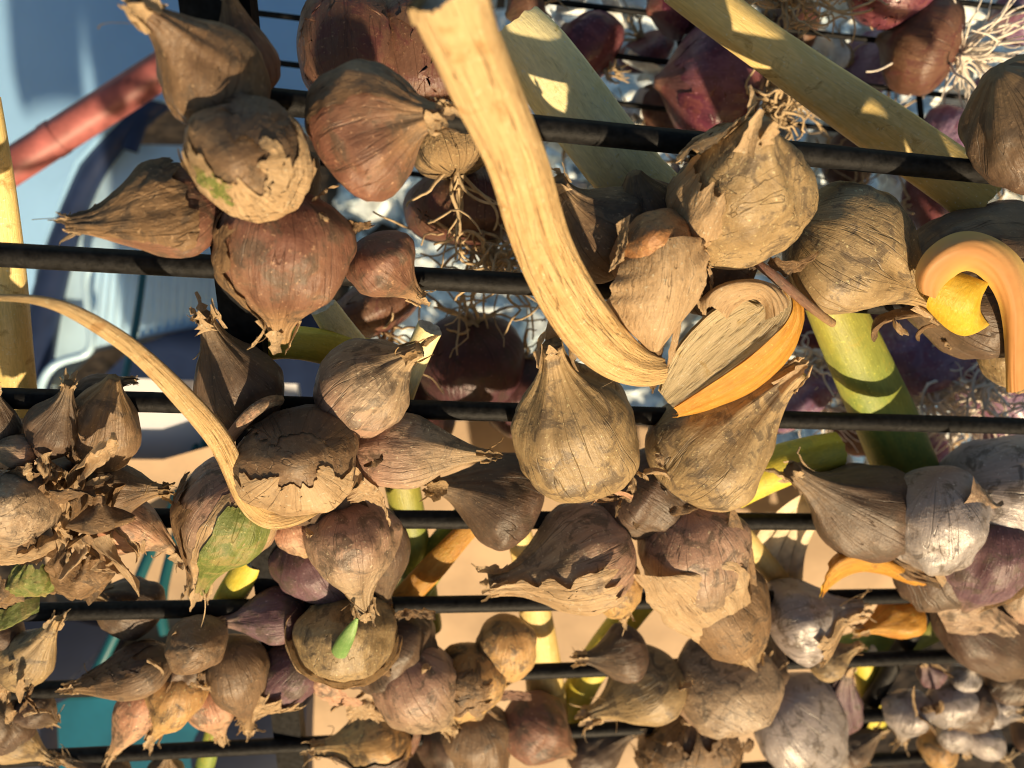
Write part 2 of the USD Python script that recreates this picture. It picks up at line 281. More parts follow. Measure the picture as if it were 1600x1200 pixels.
def add_flap(parent, s, u=(.1, .7), th=(-1, 1), mat='paper', lift=(0, 0, 0, 0), rag=.12, gap=.03, wr=.05, seed=1, name='skin_flap', n=40, m=44, label=None, power=2.5):
    """torn papery skin lying on a clove; lift: how far (in clove radii) the u0, u1, th0, th1 edges stand off."""
    rs = np.random.RandomState(seed + s.seed); o = rs.uniform(0, 50)
    a, b = np.meshgrid(np.linspace(0, 1, n), np.linspace(0, 1, m), indexing='ij')
    nz = lambda x, y, k: (meshkit.fbm(np.stack([x * 4 + o, y * 4, np.full_like(x, k * 7.3)], -1), 3, seed) - .5) * 2
    one = np.ones_like(a)
    u0 = u[0] + rag * (u[1] - u[0]) * 1.3 * nz(b * 2.2, one * 0, 1); u1 = u[1] + rag * (u[1] - u[0]) * 1.3 * nz(b * 2.2, one * 0, 2)
    t0 = th[0] + rag * (th[1] - th[0]) * nz(a * 2.2, one * 0, 3); t1 = th[1] + rag * (th[1] - th[0]) * nz(a * 2.2, one * 0, 4)
    U = np.clip(u0 + (u1 - u0) * a, .01, 1.0); TH = t0 + (t1 - t0) * b
    ex = s.R * (gap + lift[0] * (1 - a) ** power + lift[1] * a ** power + lift[2] * (1 - b) ** power + lift[3] * b ** power
                + wr * .7 * nz(a * 1.5, b * 1.5, 5) + wr * .2 * nz(a * 4, b * 4, 6))
    ex = np.maximum(ex, .012 * s.R)
    v = s.S(U, TH, ex).reshape(-1, 3)
    cp = (s.cp(U, TH) + 5).reshape(-1, 3); cu = np.stack([U.ravel() * .6 + .1, a.ravel(), b.ravel()], 1)
    return emit(parent, name, v, grid_faces(n, m), mat, cp, cu, label=label)
def add_sheet(parent, A, B, mat='paper', bulge=0.0, wr=.0012, rag=.06, seed=1, name='skin_flap', n=36, m=22, label=None, top=None, k=1.0, curl=0.0):
    """a thin leaf of dry skin between two rails given as (px, py, z) points."""
    rs = np.random.RandomState(seed); o = rs.uniform(0, 90, 3)
    a = spline([Z(*q) for q in A], n); b = spline([Z(*q) for q in B], n)
    t = np.linspace(0, 1, m); s1 = np.linspace(0, 1, n); SS, TT = np.meshgrid(s1, t, indexing='ij')
    nz = lambda x, y, q: (meshkit.fbm(np.stack([x, y, np.full_like(x, q)], -1) + o, 4, seed) - .5) * 2
    T2 = TT + rag * ((TT > .5) * (TT - .5) * 2 - (TT < .5) * (.5 - TT) * 2) * nz(SS * 9 + TT * 3, TT * 0, 1.5)
    v = a[:, None] + (b - a)[:, None] * T2[..., None]
    D = np.gradient(a, axis=0)[:, None] + 0 * v; n_ = np.cross(D, (b - a)[:, None] + 0 * v); n_ /= np.linalg.norm(n_, axis=-1, keepdims=True) + 1e-12
    n_ = np.where(((n_ * -FWD).sum(-1) < 0)[..., None], -n_, n_)
    v = v + n_ * (bulge * .01 * np.sin(np.pi * TT) + wr * .8 * nz(SS * 5, TT * 4, 4.5) + wr * .3 * nz(SS * 14, TT * 11, 8.5) - curl * .01 * (np.abs(TT - .5) * 2) ** 4)[..., None]
    v = v + (b - a)[:, None] * 0 + D * (rag * 1.5 * nz(TT * 6, SS * 0, 6.5) * (np.abs(SS - .5) * 2) ** 4)[..., None]
    w = np.linalg.norm(b - a, axis=1).mean(); L = np.linalg.norm(np.diff(a, axis=0), axis=1).sum()
    cp = np.stack([TT * 4 * k, TT * 0, SS * 1.2], -1).reshape(-1, 3) + o; cu = np.stack([.45 + 0 * SS.ravel(), TT.ravel(), SS.ravel()], 1)
    return emit(parent, name, v.reshape(-1, 3), grid_faces(n, m), mat, cp, cu, label=label)
def tube_mesh(C, r, m=10, flat=1.0, ridge=0.0, seed=0):
    T, N1, N2 = frames(C); th = np.linspace(0, 2 * np.pi, m, endpoint=False); r = np.broadcast_to(r, len(C))
    rs = np.random.RandomState(seed); o = rs.uniform(0, 60, 3)
    q = np.stack(np.broadcast_arrays(np.cos(th)[None], np.sin(th)[None], np.linspace(0, 2, len(C))[:, None]), -1)
    rr = r[:, None] * (1 + ridge * ((meshkit.fbm(q * np.array([3, 3, 1.2]) + o, 3, seed) - .5) * 2))
    v = C[:, None] + rr[..., None] * (np.cos(th)[None, :, None] * N1[:, None] * flat + np.sin(th)[None, :, None] * N2[:, None])
    v = v.reshape(-1, 3); f = grid_faces(len(C), m, True)
    return v, f, q.reshape(-1, 3) + o
def add_stem(parent, pts, mat='stem_straw', name='stem', flat=.8, ridge=.12, m=36, n=60, caps=(True, True), capmat='cut_pith', seed=3, tilt=0.0, label=None):
    """pts: (px, py, z, width in px)."""
    Q = np.array([list(Z(x, y, z)) + [w / 2 * mpp(x, y, z)] for x, y, z, w in pts]); Q = spline(Q, n)
    C, r = Q[:, :3], np.abs(Q[:, 3])
    v, f, cp = tube_mesh(C, r, m, flat, ridge, seed)
    rs = np.random.RandomState(seed)
    for k, end in ((0, 0), (1, n - 1)):       # slanting cut ends
        if caps[k]:
            T = (C[1] - C[0]) if k == 0 else (C[-1] - C[-2]); T /= np.linalg.norm(T)
            i = slice(end * m, end * m + m); side = v[i] - C[end]
            v[i] += T * (side @ RGT)[:, None] * tilt + T * (rs.randn(m) * r[end] * .03)[:, None]
    cu = np.repeat(np.linspace(0.05, .95, n), m); cu = np.stack([cu, cu * 0, cu * 0], 1)
    p = emit(parent, name, v, f, mat, cp, cu, label=label)
    for k, end in ((0, 0), (1, n - 1)):
        ring = v[end * m:end * m + m]; c = ring.mean(0); T = (C[1] - C[0]) if k == 0 else (C[-2] - C[-1]); T /= np.linalg.norm(T)
        inner = c + (ring - c) * .55 + T * r[end] * .18
        vv = np.vstack([ring, c + (ring - c) * .86 , inner, c[None] + T * r[end] * .3]); ff = grid_faces(3, m, True); b = 2 * m + np.arange(m)
        ff = np.vstack([ff, np.stack([b, np.roll(b, -1), np.full(m, 3 * m)], 1)])
        if caps[k]: emit(p, 'cut_end', vv, ff, capmat, smooth=40)
    return p
def add_roots(parent, start, direction, n, length, r, mat, seed, spread=.8, curl=.5, name='roots', kind='stuff'):
    rs = np.random.RandomState(seed); V = []; F = []; o = 0
    direction = direction / np.linalg.norm(direction)
    for i in range(n):
        d = direction + rs.randn(3) * spread; d /= np.linalg.norm(d); L = length * rs.uniform(.4, 1.1); k = 9
        p = start + rs.randn(3) * r * 2; pts = [p]
        for j in range(k):
            d = d + rs.randn(3) * curl * .45; d /= np.linalg.norm(d); p = p + d * L / k; pts.append(p)
        C = spline(np.array(pts), 16); v, f, _ = tube_mesh(C, r * np.linspace(1, .45, 16) * rs.uniform(.6, 1.2), 5); V.append(v); F.append(f + o); o += len(v)
    return emit(parent, name, np.vstack(V), np.vstack(F), mat, kind=kind)
def poly_slab(parent, name, pts, d, thick, mat, label=None, bulge=0.0, tiltx=0.0, tilty=0.0):
    """a slab whose outline is given at distance d (metres), tilted in depth by tiltx, tilty per metre."""
    q = [((x - 800) / FPX * d, (y - 600) / FPX * d) for x, y in pts]; pg = Polygon(q).buffer(0)
    m = trimesh.creation.extrude_polygon(pg, thick, engine='earcut'); m = m.subdivide_to_size(max(pg.length / 30, .02)) if bulge else m
    v = np.array(m.vertices); c = np.array(pg.centroid.coords[0]); e = np.sqrt(pg.area / np.pi)
    rr = np.clip(1 - ((v[:, 0] - c[0]) ** 2 + (v[:, 1] - c[1]) ** 2) / (e * 1.5) ** 2, 0, 1)
    dep = d + v[:, 2] - bulge * rr + tiltx * (v[:, 0] - c[0]) + tilty * (v[:, 1] - c[1])
    w = EYE + FWD * dep[:, None] + RGT * v[:, :1] - UPV * v[:, 1:2]
    return emit(parent, name, w, np.asarray(m.faces)[:, ::-1], mat, smooth=30, label=label)
def depth_path(pts, n=40):
    return spline([P(x, y, d) for x, y, d in pts], n)

# ------------------------------------------------------------------ the setting: ground, pebbles
def flat_quad(name, x0, x1, y0, y1, z, mat):
    n = 60; X, Y = np.meshgrid(np.linspace(x0, x1, n), np.linspace(y0, y1, n), indexing='ij')
    Zz = z + .012 * (meshkit.fbm(np.stack([X * 6, Y * 6, X * 0], -1), 4, 3) - .5)
    p = emit('/World', name, np.stack([X, Y, Zz], -1).reshape(-1, 3), grid_faces(n, n), mat)
    return tag(stage.GetPrimAtPath(p), 'dark soil ground under and beyond the drying rack', 'ground', kind='structure')
flat_quad('ground', -4, 5, -2, 9, 0.0, 'soil')
rs = np.random.RandomState(5); V = []; F = []; o = 0; ico = trimesh.creation.icosphere(subdivisions=1)
for i in range(1100):
    px, py = rs.uniform(560, 1700), rs.uniform(-60, 760)
    ray = FWD + RGT * ((px - 800) / FPX) - UPV * ((py - 600) / FPX); d = -H / ray[2]; c = EYE + ray * d
    s = rs.uniform(.016, .046); v = ico.vertices * s * np.array([1, rs.uniform(.6, 1), rs.uniform(.35, .6)]); a = rs.uniform(0, 6.28)
    v = v @ np.array([[math.cos(a), math.sin(a), 0], [-math.sin(a), math.cos(a), 0], [0, 0, 1]]); v = v + .18 * s * rs.randn(*v.shape)
    V.append(v + c + [0, 0, s * .3]); F.append(ico.faces + o); o += len(v)
p = emit('/World', 'pale_pebbles', np.vstack(V), np.vstack(F), 'pebble', smooth=False)
tag(stage.GetPrimAtPath(p), 'pale bluish white pebbles scattered over the ground behind the onions', 'pebbles', kind='stuff')

# ------------------------------------------------------------------ wire rack
def line_bar(parent, name, a, b, r, z, mat='black_metal', seg=40, label=None, m=14, lo=-.12):
    A, B = Z(a[0], a[1], 0) + FWD * -z / 100, Z(b[0], b[1], 0) + FWD * -z / 100
    C = A + (B - A) * np.linspace(lo, 1.12, seg)[:, None]
    v, f, _ = tube_mesh(C, r, m); return emit(parent, name, v, f, mat, label=label)
rack = thing('wire_rack', 'black wire drying rack that the garlic heads hang on', 'rack', Z(800, 650))
for a, b, r in [((372, 153), (1600, 275), .0032), ((0, 398), (1600, 488), .0032), ((0, 622), (1600, 666), .0031), ((0, 808), (1600, 817), .0032),
                ((0, 957), (1600, 928), .0032), ((0, 1080), (1600, 1021), .0032), ((0, 1187), (1600, 1106), .0032), ((0, 1285), (1600, 1170), .0032)]:
    line_bar(rack, 'wire', a, b, r, 0, lo=0 if a[0] else -.12)
def post(a, b, w, z):
    A, B = Z(a[0], a[1], z), Z(b[0], b[1], z); T = (B - A); L = np.linalg.norm(T); T /= L
    N = -FWD - T * (T @ -FWD); N /= np.linalg.norm(N); X = np.cross(T, N)
    m = trimesh.creation.box((w, .006, L * 1.25)); m = m.subdivide(); c = (A + B) / 2
    v = np.array(m.vertices); emit(rack, 'post', c + v[:, :1] * X + v[:, 1:2] * N + v[:, 2:] * T, m.faces, 'black_metal', smooth=30)
post((332, 60), (452, 1140), .0118, -.75)
post((384, -20), (404, 170), .0032, -1.6)
line_bar(rack, 'brace', (1450, 985), (1300, 1235), .0042, -1.0)

shelf = thing('wire_mesh_shelf', 'thin black wire mesh behind the rack that carries the onions', 'wire mesh', Z(1100, 100, -15))
for y in (-95, -20, 55, 128, 202, 350):
    a, b = (330, y - 116), (1680, y + 45); A, B = Z(a[0], a[1], -15), Z(b[0], b[1], -15)
    v, f, _ = tube_mesh(A + (B - A) * np.linspace(0, 1, 20)[:, None], .0013, 8); emit(shelf, 'wire', v, f, 'black_metal')
for x in (385, 1060, 1425):
    A, B = Z(x - 10, -60, -15.4), Z(x + 40, 440, -15.4)
    v, f, _ = tube_mesh(A + (B - A) * np.linspace(0, 1, 20)[:, None], .0014, 8); emit(shelf, 'cross_wire', v, f, 'black_metal')

# ------------------------------------------------------------------ background things on the left
car = thing('parked_car', 'light blue car front with headlight, blurred behind the rack', 'car', P(150, 300, .8) * [1, 1, 0])
poly_slab(car, 'body_panel', [(-200, -200), (520, -200), (520, 210), (235, 165), (140, 265), (75, 420), (48, 640), (-200, 640)], .80, .03, 'car_paint_skylit', bulge=.03)
hl = poly_slab(car, 'headlight', [(190, 235), (420, 240), (470, 500), (330, 512), (140, 548), (62, 606), (70, 470), (110, 340)], .825, .03, 'lens_skylit', bulge=.035)
C = depth_path([(262, 150, .79), (195, 205, .79), (140, 275, .79), (98, 380, .79), (72, 480, .79), (46, 640, .79)])
v, f, _ = tube_mesh(C, np.linspace(.010, .0165, 40), 14); emit(car, 'headlight_trim', v, f, 'car_trim')
for i in range(26):
    C = depth_path([(150 + i * 12, 415 - i * 2, .792), (145 + i * 12.5, 470 - i * 1.5, .788), (138 + i * 13, 545 - i * 3, .795)], 14)
    v, f, _ = tube_mesh(C + FWD * .0008, .0011, 8); emit(hl, 'lens_rib', v, f, 'lens_skylit')
poly_slab(car, 'bumper_grille', [(60, 660), (150, 600), (205, 545), (262, 522), (345, 503), (520, 480), (520, 720), (60, 720)], .79, .03, 'car_trim')
C = depth_path([(60, 625, .775), (110, 560, .775), (140, 545, .775), (135, 460, .775), (160, 400, .775)]); v, f, _ = tube_mesh(C, .004, 10); emit(hl, 'lens_edge', v, f, 'lens_skylit')
C = depth_path([(203, 235, .785), (215, 200, .785), (226, 178, .785)], 10); v, f, _ = tube_mesh(C, .0085, 12, .6); emit(car, 'washer_cap', v, f, 'car_trim')
pole = thing('red_pole', 'faded red plastic pole leaning across the blue car', 'pole', P(120, 200, .5))
C = depth_path([(-120, 350, .50), (100, 208, .50), (315, 70, .50)]); v, f, _ = tube_mesh(C, .0108, 20); emit(pole, 'pole_tube', v, f, 'red_plastic')
C = depth_path([(78, 222, .50), (92, 213, .50)], 6); v, f, _ = tube_mesh(C, .0114, 20); emit(pole, 'joint_sleeve', v, f, 'red_plastic')

bd = thing('cardboard_sheet', 'beige cardboard sheet standing in the sun behind the garlic', 'cardboard', P(500, 900, .52))
poly_slab(bd, 'panel', [(135, 700), (330, 702), (480, 660), (900, 640), (1290, 720), (1380, 900), (1400, 1400), (100, 1400)], .52, .006, 'cardboard', tilty=.5)
wb = thing('white_carton', 'white carton with a rounded corner below the blue car headlight', 'carton', P(250, 650, .55))
poly_slab(wb, 'panel', [(143, 625), (160, 602), (190, 590), (345, 596), (470, 600), (470, 722), (140, 720)], .455, .006, 'white_card', tilty=.4)
tc = thing('teal_crate', 'teal plastic crate low behind the small garlic head', 'crate', P(140, 1130, .48))
poly_slab(tc, 'crate_side', [(88, 1090), (330, 1075), (340, 1250), (95, 1250)], .48, .02, 'teal_crate')
poly_slab(tc, 'crate_rim', [(84, 1082), (332, 1066), (332, 1080), (84, 1096)], .476, .02, 'teal_plastic')
db = thing('dark_bag', 'dark navy bag sagging behind the rack beside the teal crate', 'bag', P(110, 1000, .49))
poly_slab(db, 'bag_side', [(-80, 940), (60, 955), (130, 965), (190, 985), (160, 1060), (90, 1095), (80, 1260), (-80, 1260)], .49, .02, 'navy', bulge=.02)
poly_slab(db, 'bag_fold', [(300, 1130), (480, 1100), (480, 1260), (310, 1260)], .485, .02, 'navy', bulge=.01)
for i, (pts, r, lab) in enumerate([
        ([(232, 320, .62), (222, 440, .6), (208, 530, .58), (192, 600, .56)], .0026, 'thin teal hose hanging in front of the car headlight'),
        ([(330, 560, .47), (318, 660, .465), (290, 750, .46), (250, 830, .455), (215, 910, .45), (140, 1070, .45)], .0032, 'teal hose running down in front of the beige cardboard, left of its pair'),
        ([(345, 640, .46), (305, 740, .455), (275, 840, .45), (255, 920, .445), (258, 990, .445)], .0030, 'teal hose beside the folded garlic leaf with the green patch'),
        ([(303, 870, .45), (300, 960, .45), (290, 1030, .45)], .0026, 'short teal hose just under the green garlic leaf')]):
    t = thing('garden_hose', lab, 'hose', P(*pts[0]), 'teal hoses hanging behind the rack'); v, f, _ = tube_mesh(depth_path(pts), r, 10); emit(t, 'hose_tube', v, f, 'teal_plastic')

# ------------------------------------------------------------------ onions behind
def onion(label, B, T, w, mat, roots=None, lab_group=None, seed=1):
    t = thing('onion', label, 'onion', Z(*B), 'onions drying on the wire mesh behind the rack')
    _, s = add_clove(t, B, T, w, mat, 'onion', name='bulb', tip=False, seed=seed, flat=.99, crease=.3, lump=.05, keel=.01, res=.7)
    d = s.b - s.c; d /= np.linalg.norm(d)
    if roots:
        n, L, m, sp = roots; add_roots(t, s.b - d * s.R * .02, d, n, L, .00075, m, seed, sp)
    add_flap(t, s, (.15, .8), (seed % 3 - 1, seed % 3 + .8), mat, (.0, .02, .0, .03), .2, .012, .012, seed, 'loose_skin', 24, 24)
    return t, s
onion('large dark purple onion with tan roots, under the pale yellow stem end', (1190, 135, -13), (1022, 128, -13.5), 186, 'onion_purple', (60, .028, 'root_fibre', .55), seed=3)
onion('small purple onion between the big straw stem and the pale debris', (950, 105, -15), (880, 40, -16), 118, 'onion_purple', (14, .012, 'root_fibre', .8), seed=4)
onion('brown purple onion with a white starburst of roots at the top right', (1498, 85, -13), (1370, 60, -15), 150, 'onion_brown', (70, .036, 'root_white', .75), seed=5)
onion('red onion cut by the top edge beside the small purple onion', (1080, -10, -15), (1010, 20, -15), 120, 'onion_purple', (10, .012, 'root_fibre', .8), seed=6)
onion('dark purple onion cut by the top edge above the brown one', (1330, -30, -14), (1480, -20, -14), 130, 'onion_purple', (40, .03, 'root_fibre', .9), seed=7)
onion('pink onion in the top right corner', (1640, 20, -16), (1545, 30, -16), 90, 'onion_violet', (8, .02, 'root_white', .8), seed=8)
onion('brown onion left of its brown neighbour behind the wire at the top', (560, 170, -6), (540, -40, -8), 170, 'onion_brown', (6, .02, 'root_fibre', .8), seed=9)
onion('brown onion right of its brown neighbour, behind the big straw stem', (670, 190, -7), (640, -50, -8), 190, 'onion_brown', (14, .03, 'root_fibre', .8), seed=10)
onion('earthy khaki onion just under the upper wire beside the straw stem', (715, 275, -6.5), (690, 170, -7.5), 130, 'root_mass', (10, .035, 'root_fibre', .6), seed=11)
onion('earth covered brown onion with looping roots left of the straw stem', (745, 385, -9), (735, 240, -10), 215, 'onion_brown', (26, .045, 'root_fibre', .9), seed=12)
onion('shaded purple onion between the two wires left of the straw stem', (735, 505, -9), (740, 640, -10), 170, 'onion_shaded', (12, .04, 'root_fibre', .7), seed=13)
onion('shaded reddish onion behind the lower end of the straw stem', (825, 560, -9.5), (810, 690, -10), 130, 'onion_shaded', (8, .03, 'root_fibre', .7), seed=14)
onion('violet onion with a blue sheen below the orange curl', (1440, 610, -10), (1415, 480, -11), 150, 'onion_violet', (40, .03, 'root_white', .8), seed=15)
onion('violet onion at the right edge above the wire', (1510, 650, -10), (1600, 560, -11), 170, 'onion_violet', (36, .03, 'root_white', .8), seed=16)
onion('purple onion left of the thick green stem', (1275, 640, -9), (1225, 590, -10), 150, 'onion_violet', (18, .03, 'root_white', .8), seed=17)
onion('dark red onion behind the right garlic clove, crossed by the khaki stem', (1420, 320, -12), (1510, 300, -12), 110, 'onion_purple', (6, .015, 'root_fibre', .8), seed=18)
onion('lilac onion right of the khaki stem end', (1520, 190, -13), (1460, 245, -13), 110, 'onion_violet', (8, .02, 'root_white', .8), seed=19)
onion('rusty onion top centre behind the straw stem', (850, 5, -15), (790, 25, -15), 90, 'onion_brown', (6, .02, 'root_fibre', .8), seed=20)
onion('brown onion hidden in shade between the dark wires left of centre', (600, 520, -9), (560, 440, -10), 150, 'onion_brown', (14, .04, 'root_fibre', .8), seed=21)
for i, (x, y, z, w, m, tx, ty, lab) in enumerate([
        (1300, 240, -17, 90, 'onion_brown', 60, 20, 'small rusty onion in the gap left of the khaki stem'),
        (1385, 180, -18, 80, 'onion_purple', -30, 40, 'small dark onion deep behind the khaki stem'),
        (1000, 190, -18, 90, 'onion_brown', 60, -30, 'brown onion deep below the large purple onion'),
        (1560, 270, -16, 100, 'onion_purple', 20, -60, 'dark onion behind the bulb at the right edge'),
        (1205, 40, -18, 110, 'onion_brown', 60, 30, 'brown onion under the tangle of tan roots'),
        (1340, 300, -15, 70, 'onion_purple', 10, 60, 'small purple onion seen over the right brown clove'),
        (690, 620, -11, 130, 'onion_shaded', -50, 20, 'deep purple onion just above the third wire left of the middle head'),
        (1560, 560, -13, 120, 'onion_violet', 10, -60, 'lilac onion behind the curled leaf'),
        (1350, 480, -13, 110, 'onion_purple', 40, 40, 'dark onion behind the neck of the right brown clove'),
        (900, 200, -17, 100, 'onion_purple', 50, -30, 'dark purple onion behind the broad pale stem'),
        (1090, 250, -16, 110, 'onion_violet', 40, 40, 'violet onion deep above the pale torn clove'),
        (1245, 150, -15, 100, 'onion_brown', -20, -50, 'tan brown onion touching the khaki stem from the left'),
        (1330, 100, -19, 120, 'onion_violet', 40, 20, 'lilac onion far behind between khaki stem and brown onion'),
        (1590, 130, -18, 110, 'onion_violet', -30, 50, 'violet onion behind the white root starburst'),
        (1000, 60, -19, 90, 'onion_purple', 20, 50, 'small far purple onion left of the large one'),
        (1280, 480, -14, 120, 'onion_purple', -30, 60, 'dark purple onion beside the top of the green stem'),
        (1500, 480, -14, 120, 'onion_purple', 50, 30, 'dark purple onion just above the blue sheen onion'),
        (1600, 700, -11, 130, 'onion_violet', -40, -50, 'violet onion cut by the right edge under the third wire'),
        (1340, 640, -12, 100, 'onion_brown', 10, 60, 'brown onion peeking out left of the green stem foot'),
        (1480, 700, -12, 100, 'onion_violet', -60, 10, 'pinkish onion just under the third wire at the right')]):
    onion(lab, (x, y, z), (x + tx, y + ty, z - .5), w, m, (14, .025, 'root_fibre', .9), seed=40 + i)
rs = np.random.RandomState(91); V = []; FF = []; A_ = []; o = 0
for i in range(420):
    px, py = rs.uniform(640, 1640), rs.uniform(-30, 720)
    if px < 860 and py > 260: continue
    c = Z(px, py, -rs.uniform(17, 23)); ax = rs.randn(3); ax /= np.linalg.norm(ax); bx = np.cross(ax, rs.randn(3)); bx /= np.linalg.norm(bx); nx = np.cross(ax, bx)
    L, w = rs.uniform(.006, .02), rs.uniform(.003, .009); g, h = np.meshgrid(np.linspace(-1, 1, 8), np.linspace(-1, 1, 6), indexing='ij')
    ww = w * np.sqrt(np.clip(1.05 - g ** 2, 0, 1)) * (1 + .4 * (meshkit.noise(np.stack([g * 3 + i, h, g * 0], -1), 3) - .5))
    v = c + (g * L)[..., None] * ax + (h * ww)[..., None] * bx + ((h ** 2) * w * rs.uniform(.2, 1.2) + g ** 2 * L * rs.uniform(-.4, .4))[..., None] * nx
    V.append(v.reshape(-1, 3)); FF.append(grid_faces(8, 6) + o); o += 48
p = emit('/World', 'onion_skin_litter', np.vstack(V), np.vstack(FF), 'litter'); tag(stage.GetPrimAtPath(p), 'silvery dry onion skins littered behind the onions and their wire mesh', 'onion skins', kind='stuff')
def rootball(label, c, L, n, mat, seed):
    t = thing('root_tuft', label, 'roots', Z(*c), 'loose root tangles behind the rack'); add_roots(t, Z(*c), camvec(.1, .4, -.4), n, L, .0008, mat, seed, 1.2, 1.3)
rootball('tangle of tan roots under the top edge above the khaki stem', (1235, -5, -12), .04, 60, 'root_fibre', 30)
rootball('pale grey roots hanging beside the violet onions', (1460, 600, -9), .04, 50, 'root_white', 31)
rootball('brown roots crossing in the shade left of the straw stem', (770, 400, -7), .05, 40, 'root_fibre', 32)
rootball('white root fibres spread over the violet onions at the right', (1540, 600, -8), .045, 50, 'root_white', 34)
rootball('tan root fibres right of the large purple onion', (1210, 170, -11), .03, 50, 'root_fibre', 35)
rootball('grey root fibres left of the green stem', (1275, 560, -9), .03, 40, 'root_white', 33)

# ------------------------------------------------------------------ loose stems behind the rack
def stem(label, pts, mat, **k):
    t = thing('cut_stalk', label, 'stem', Z(*pts[0][:3]), 'cut garlic stalks sticking through the rack'); add_stem(t, pts, mat, **k); return t
stem('broad pale yellow stem with a slanted cut behind the upper wire', [(800, 40, -3, 92), (880, 140, -2.5, 112), (960, 245, -2, 110), (1030, 320, -1.5, 108)], 'stem_pale', tilt=.2, seed=4, flat=.6)
stem('khaki stem slanting from the top edge to the right wire', [(1060, -30, -4.5, 72), (1240, 105, -4, 76), (1400, 215, -3.5, 84), (1540, 315, -2, 90)], 'stem_khaki', seed=5)
stem('thick green stem rising behind the third wire', [(1285, 440, -2, 82), (1335, 550, -2.5, 92), (1385, 660, -3, 98), (1425, 760, -3, 98)], 'stem_green', seed=6, ridge=.05)
stem('short olive and yellow stem end right of the centre head', [(1140, 765, -1, 66), (1200, 735, -1.2, 68), (1310, 702, -1.5, 56)], 'stem_yellow', seed=7, ridge=.05)
stem('yellow bent stem in the gap above the left head', [(400, 545, -1.5, 48), (460, 535, -1.2, 52), (520, 545, -1.5, 56), (580, 560, -2, 60)], 'stem_yellow', seed=8, ridge=.05)
stem('pale green cut stem poking up right of the yellow one', [(505, 480, -2, 42), (530, 515, -2, 48), (565, 560, -2, 50)], 'stem_pale', seed=9, ridge=.05)
stem('cream cut stem end with a green rim beside the left head tip', [(672, 512, -1.5, 42), (650, 560, -1.5, 40), (620, 640, -1.2, 40)], 'stem_pale', seed=10, ridge=.05)
stem('olive stem upright at the left edge', [(-25, 150, -3, 48), (0, 330, -3, 56), (12, 470, -3.5, 62), (28, 640, -4, 62)], 'stem_khaki', seed=11, ridge=.05)
stem('orange and yellow split stem crossing below the fourth wire', [(600, 960, -1.2, 30), (650, 915, -1.6, 40), (715, 845, -2.2, 34), (760, 800, -2.6, 26)], 'paper_orange', seed=12, flat=.4)
stem('green stem upright under the right tip of the left head', [(625, 740, -3.5, 56), (645, 850, -3.5, 54), (665, 980, -3.5, 52)], 'stem_green', seed=13, ridge=.05)
stem('grey green stem slanting under the dark clove of the centre head', [(790, 755, -3.2, 46), (700, 845, -3.2, 52), (630, 950, -3.2, 54)], 'stem_green', seed=14, ridge=.05)
stem('khaki stem under the papery clove of the centre head', [(800, 800, -3, 40), (830, 920, -3, 46), (850, 1060, -3, 60), (860, 1150, -3, 60)], 'stem_khaki', seed=15, ridge=.05)
stem('olive stem slanting left of the lower centre head', [(1010, 930, -3.5, 46), (940, 1020, -3.5, 50), (880, 1130, -3.5, 54)], 'stem_yellow', seed=16, ridge=.05)
stem('lime stem tip under the green garlic leaf', [(395, 875, -1, 44), (370, 915, -1, 46), (345, 960, -1.2, 44)], 'stem_yellow', seed=17, ridge=.05)
stem('green stem below the small garlic head at the bottom left', [(345, 1080, -2, 26), (335, 1140, -2.2, 28), (310, 1230, -2.4, 30)], 'stem_green', seed=18, ridge=.05)
stem('pale stem leaning against the right head below the fourth wire', [(1130, 800, -2, 30), (1205, 890, -2, 34), (1260, 960, -2, 34)], 'stem_khaki', seed=19, ridge=.05)
stem('bright yellow stem glimpsed between the bars at the lower right', [(1350, 1020, -3, 40), (1360, 1080, -3, 42), (1365, 1140, -3, 42)], 'stem_yellow', seed=20, ridge=.05)
stem('grey green stem stub beside the yellow one at the lower right', [(1480, 960, -4, 60), (1390, 1000, -4, 60), (1300, 1030, -4, 60)], 'stem_green', seed=21, ridge=.05)
t = thing('striped_sheath', 'fan of pale striped dry leaf sheath right of the centre head', 'leaf sheath', Z(1240, 840, -2))
for i in range(7):
    x = i / 6
    add_sheet(t, [(1330 - 20 * x, 745 + 25 * x, -1.5 - .3 * (i % 2)), (1225 + 25 * x, 790 + 45 * x, -1.8 - .3 * (i % 2)), (1165 + 75 * x, 880 + 45 * x, -2.2)],
              [(1330 - 20 * x, 757 + 25 * x, -1.6), (1240 + 25 * x, 800 + 45 * x, -2.1), (1182 + 75 * x, 888 + 45 * x, -2.3)], 'straw_sheath', bulge=.15, rag=.02, wr=.0004, seed=i, name='leaf_strip', n=20, m=8)

# ------------------------------------------------------------------ garlic heads, head by head
def head(label, c): return thing('garlic_bulb', label, 'garlic', Z(*c), 'garlic heads hung on the wire rack')
C_ = add_clove
def F(**k): return k
def hub(parent, x, y, w, z=-.3, mat='skin_dark'):
    add_clove(parent, (x - w * .3, y - w * .2, z), (x + w * .35, y + w * .25, z + .3), w, mat, 'round', name='stem_base', tip=False, seed=int(x + y), lump=.3, res=.6)

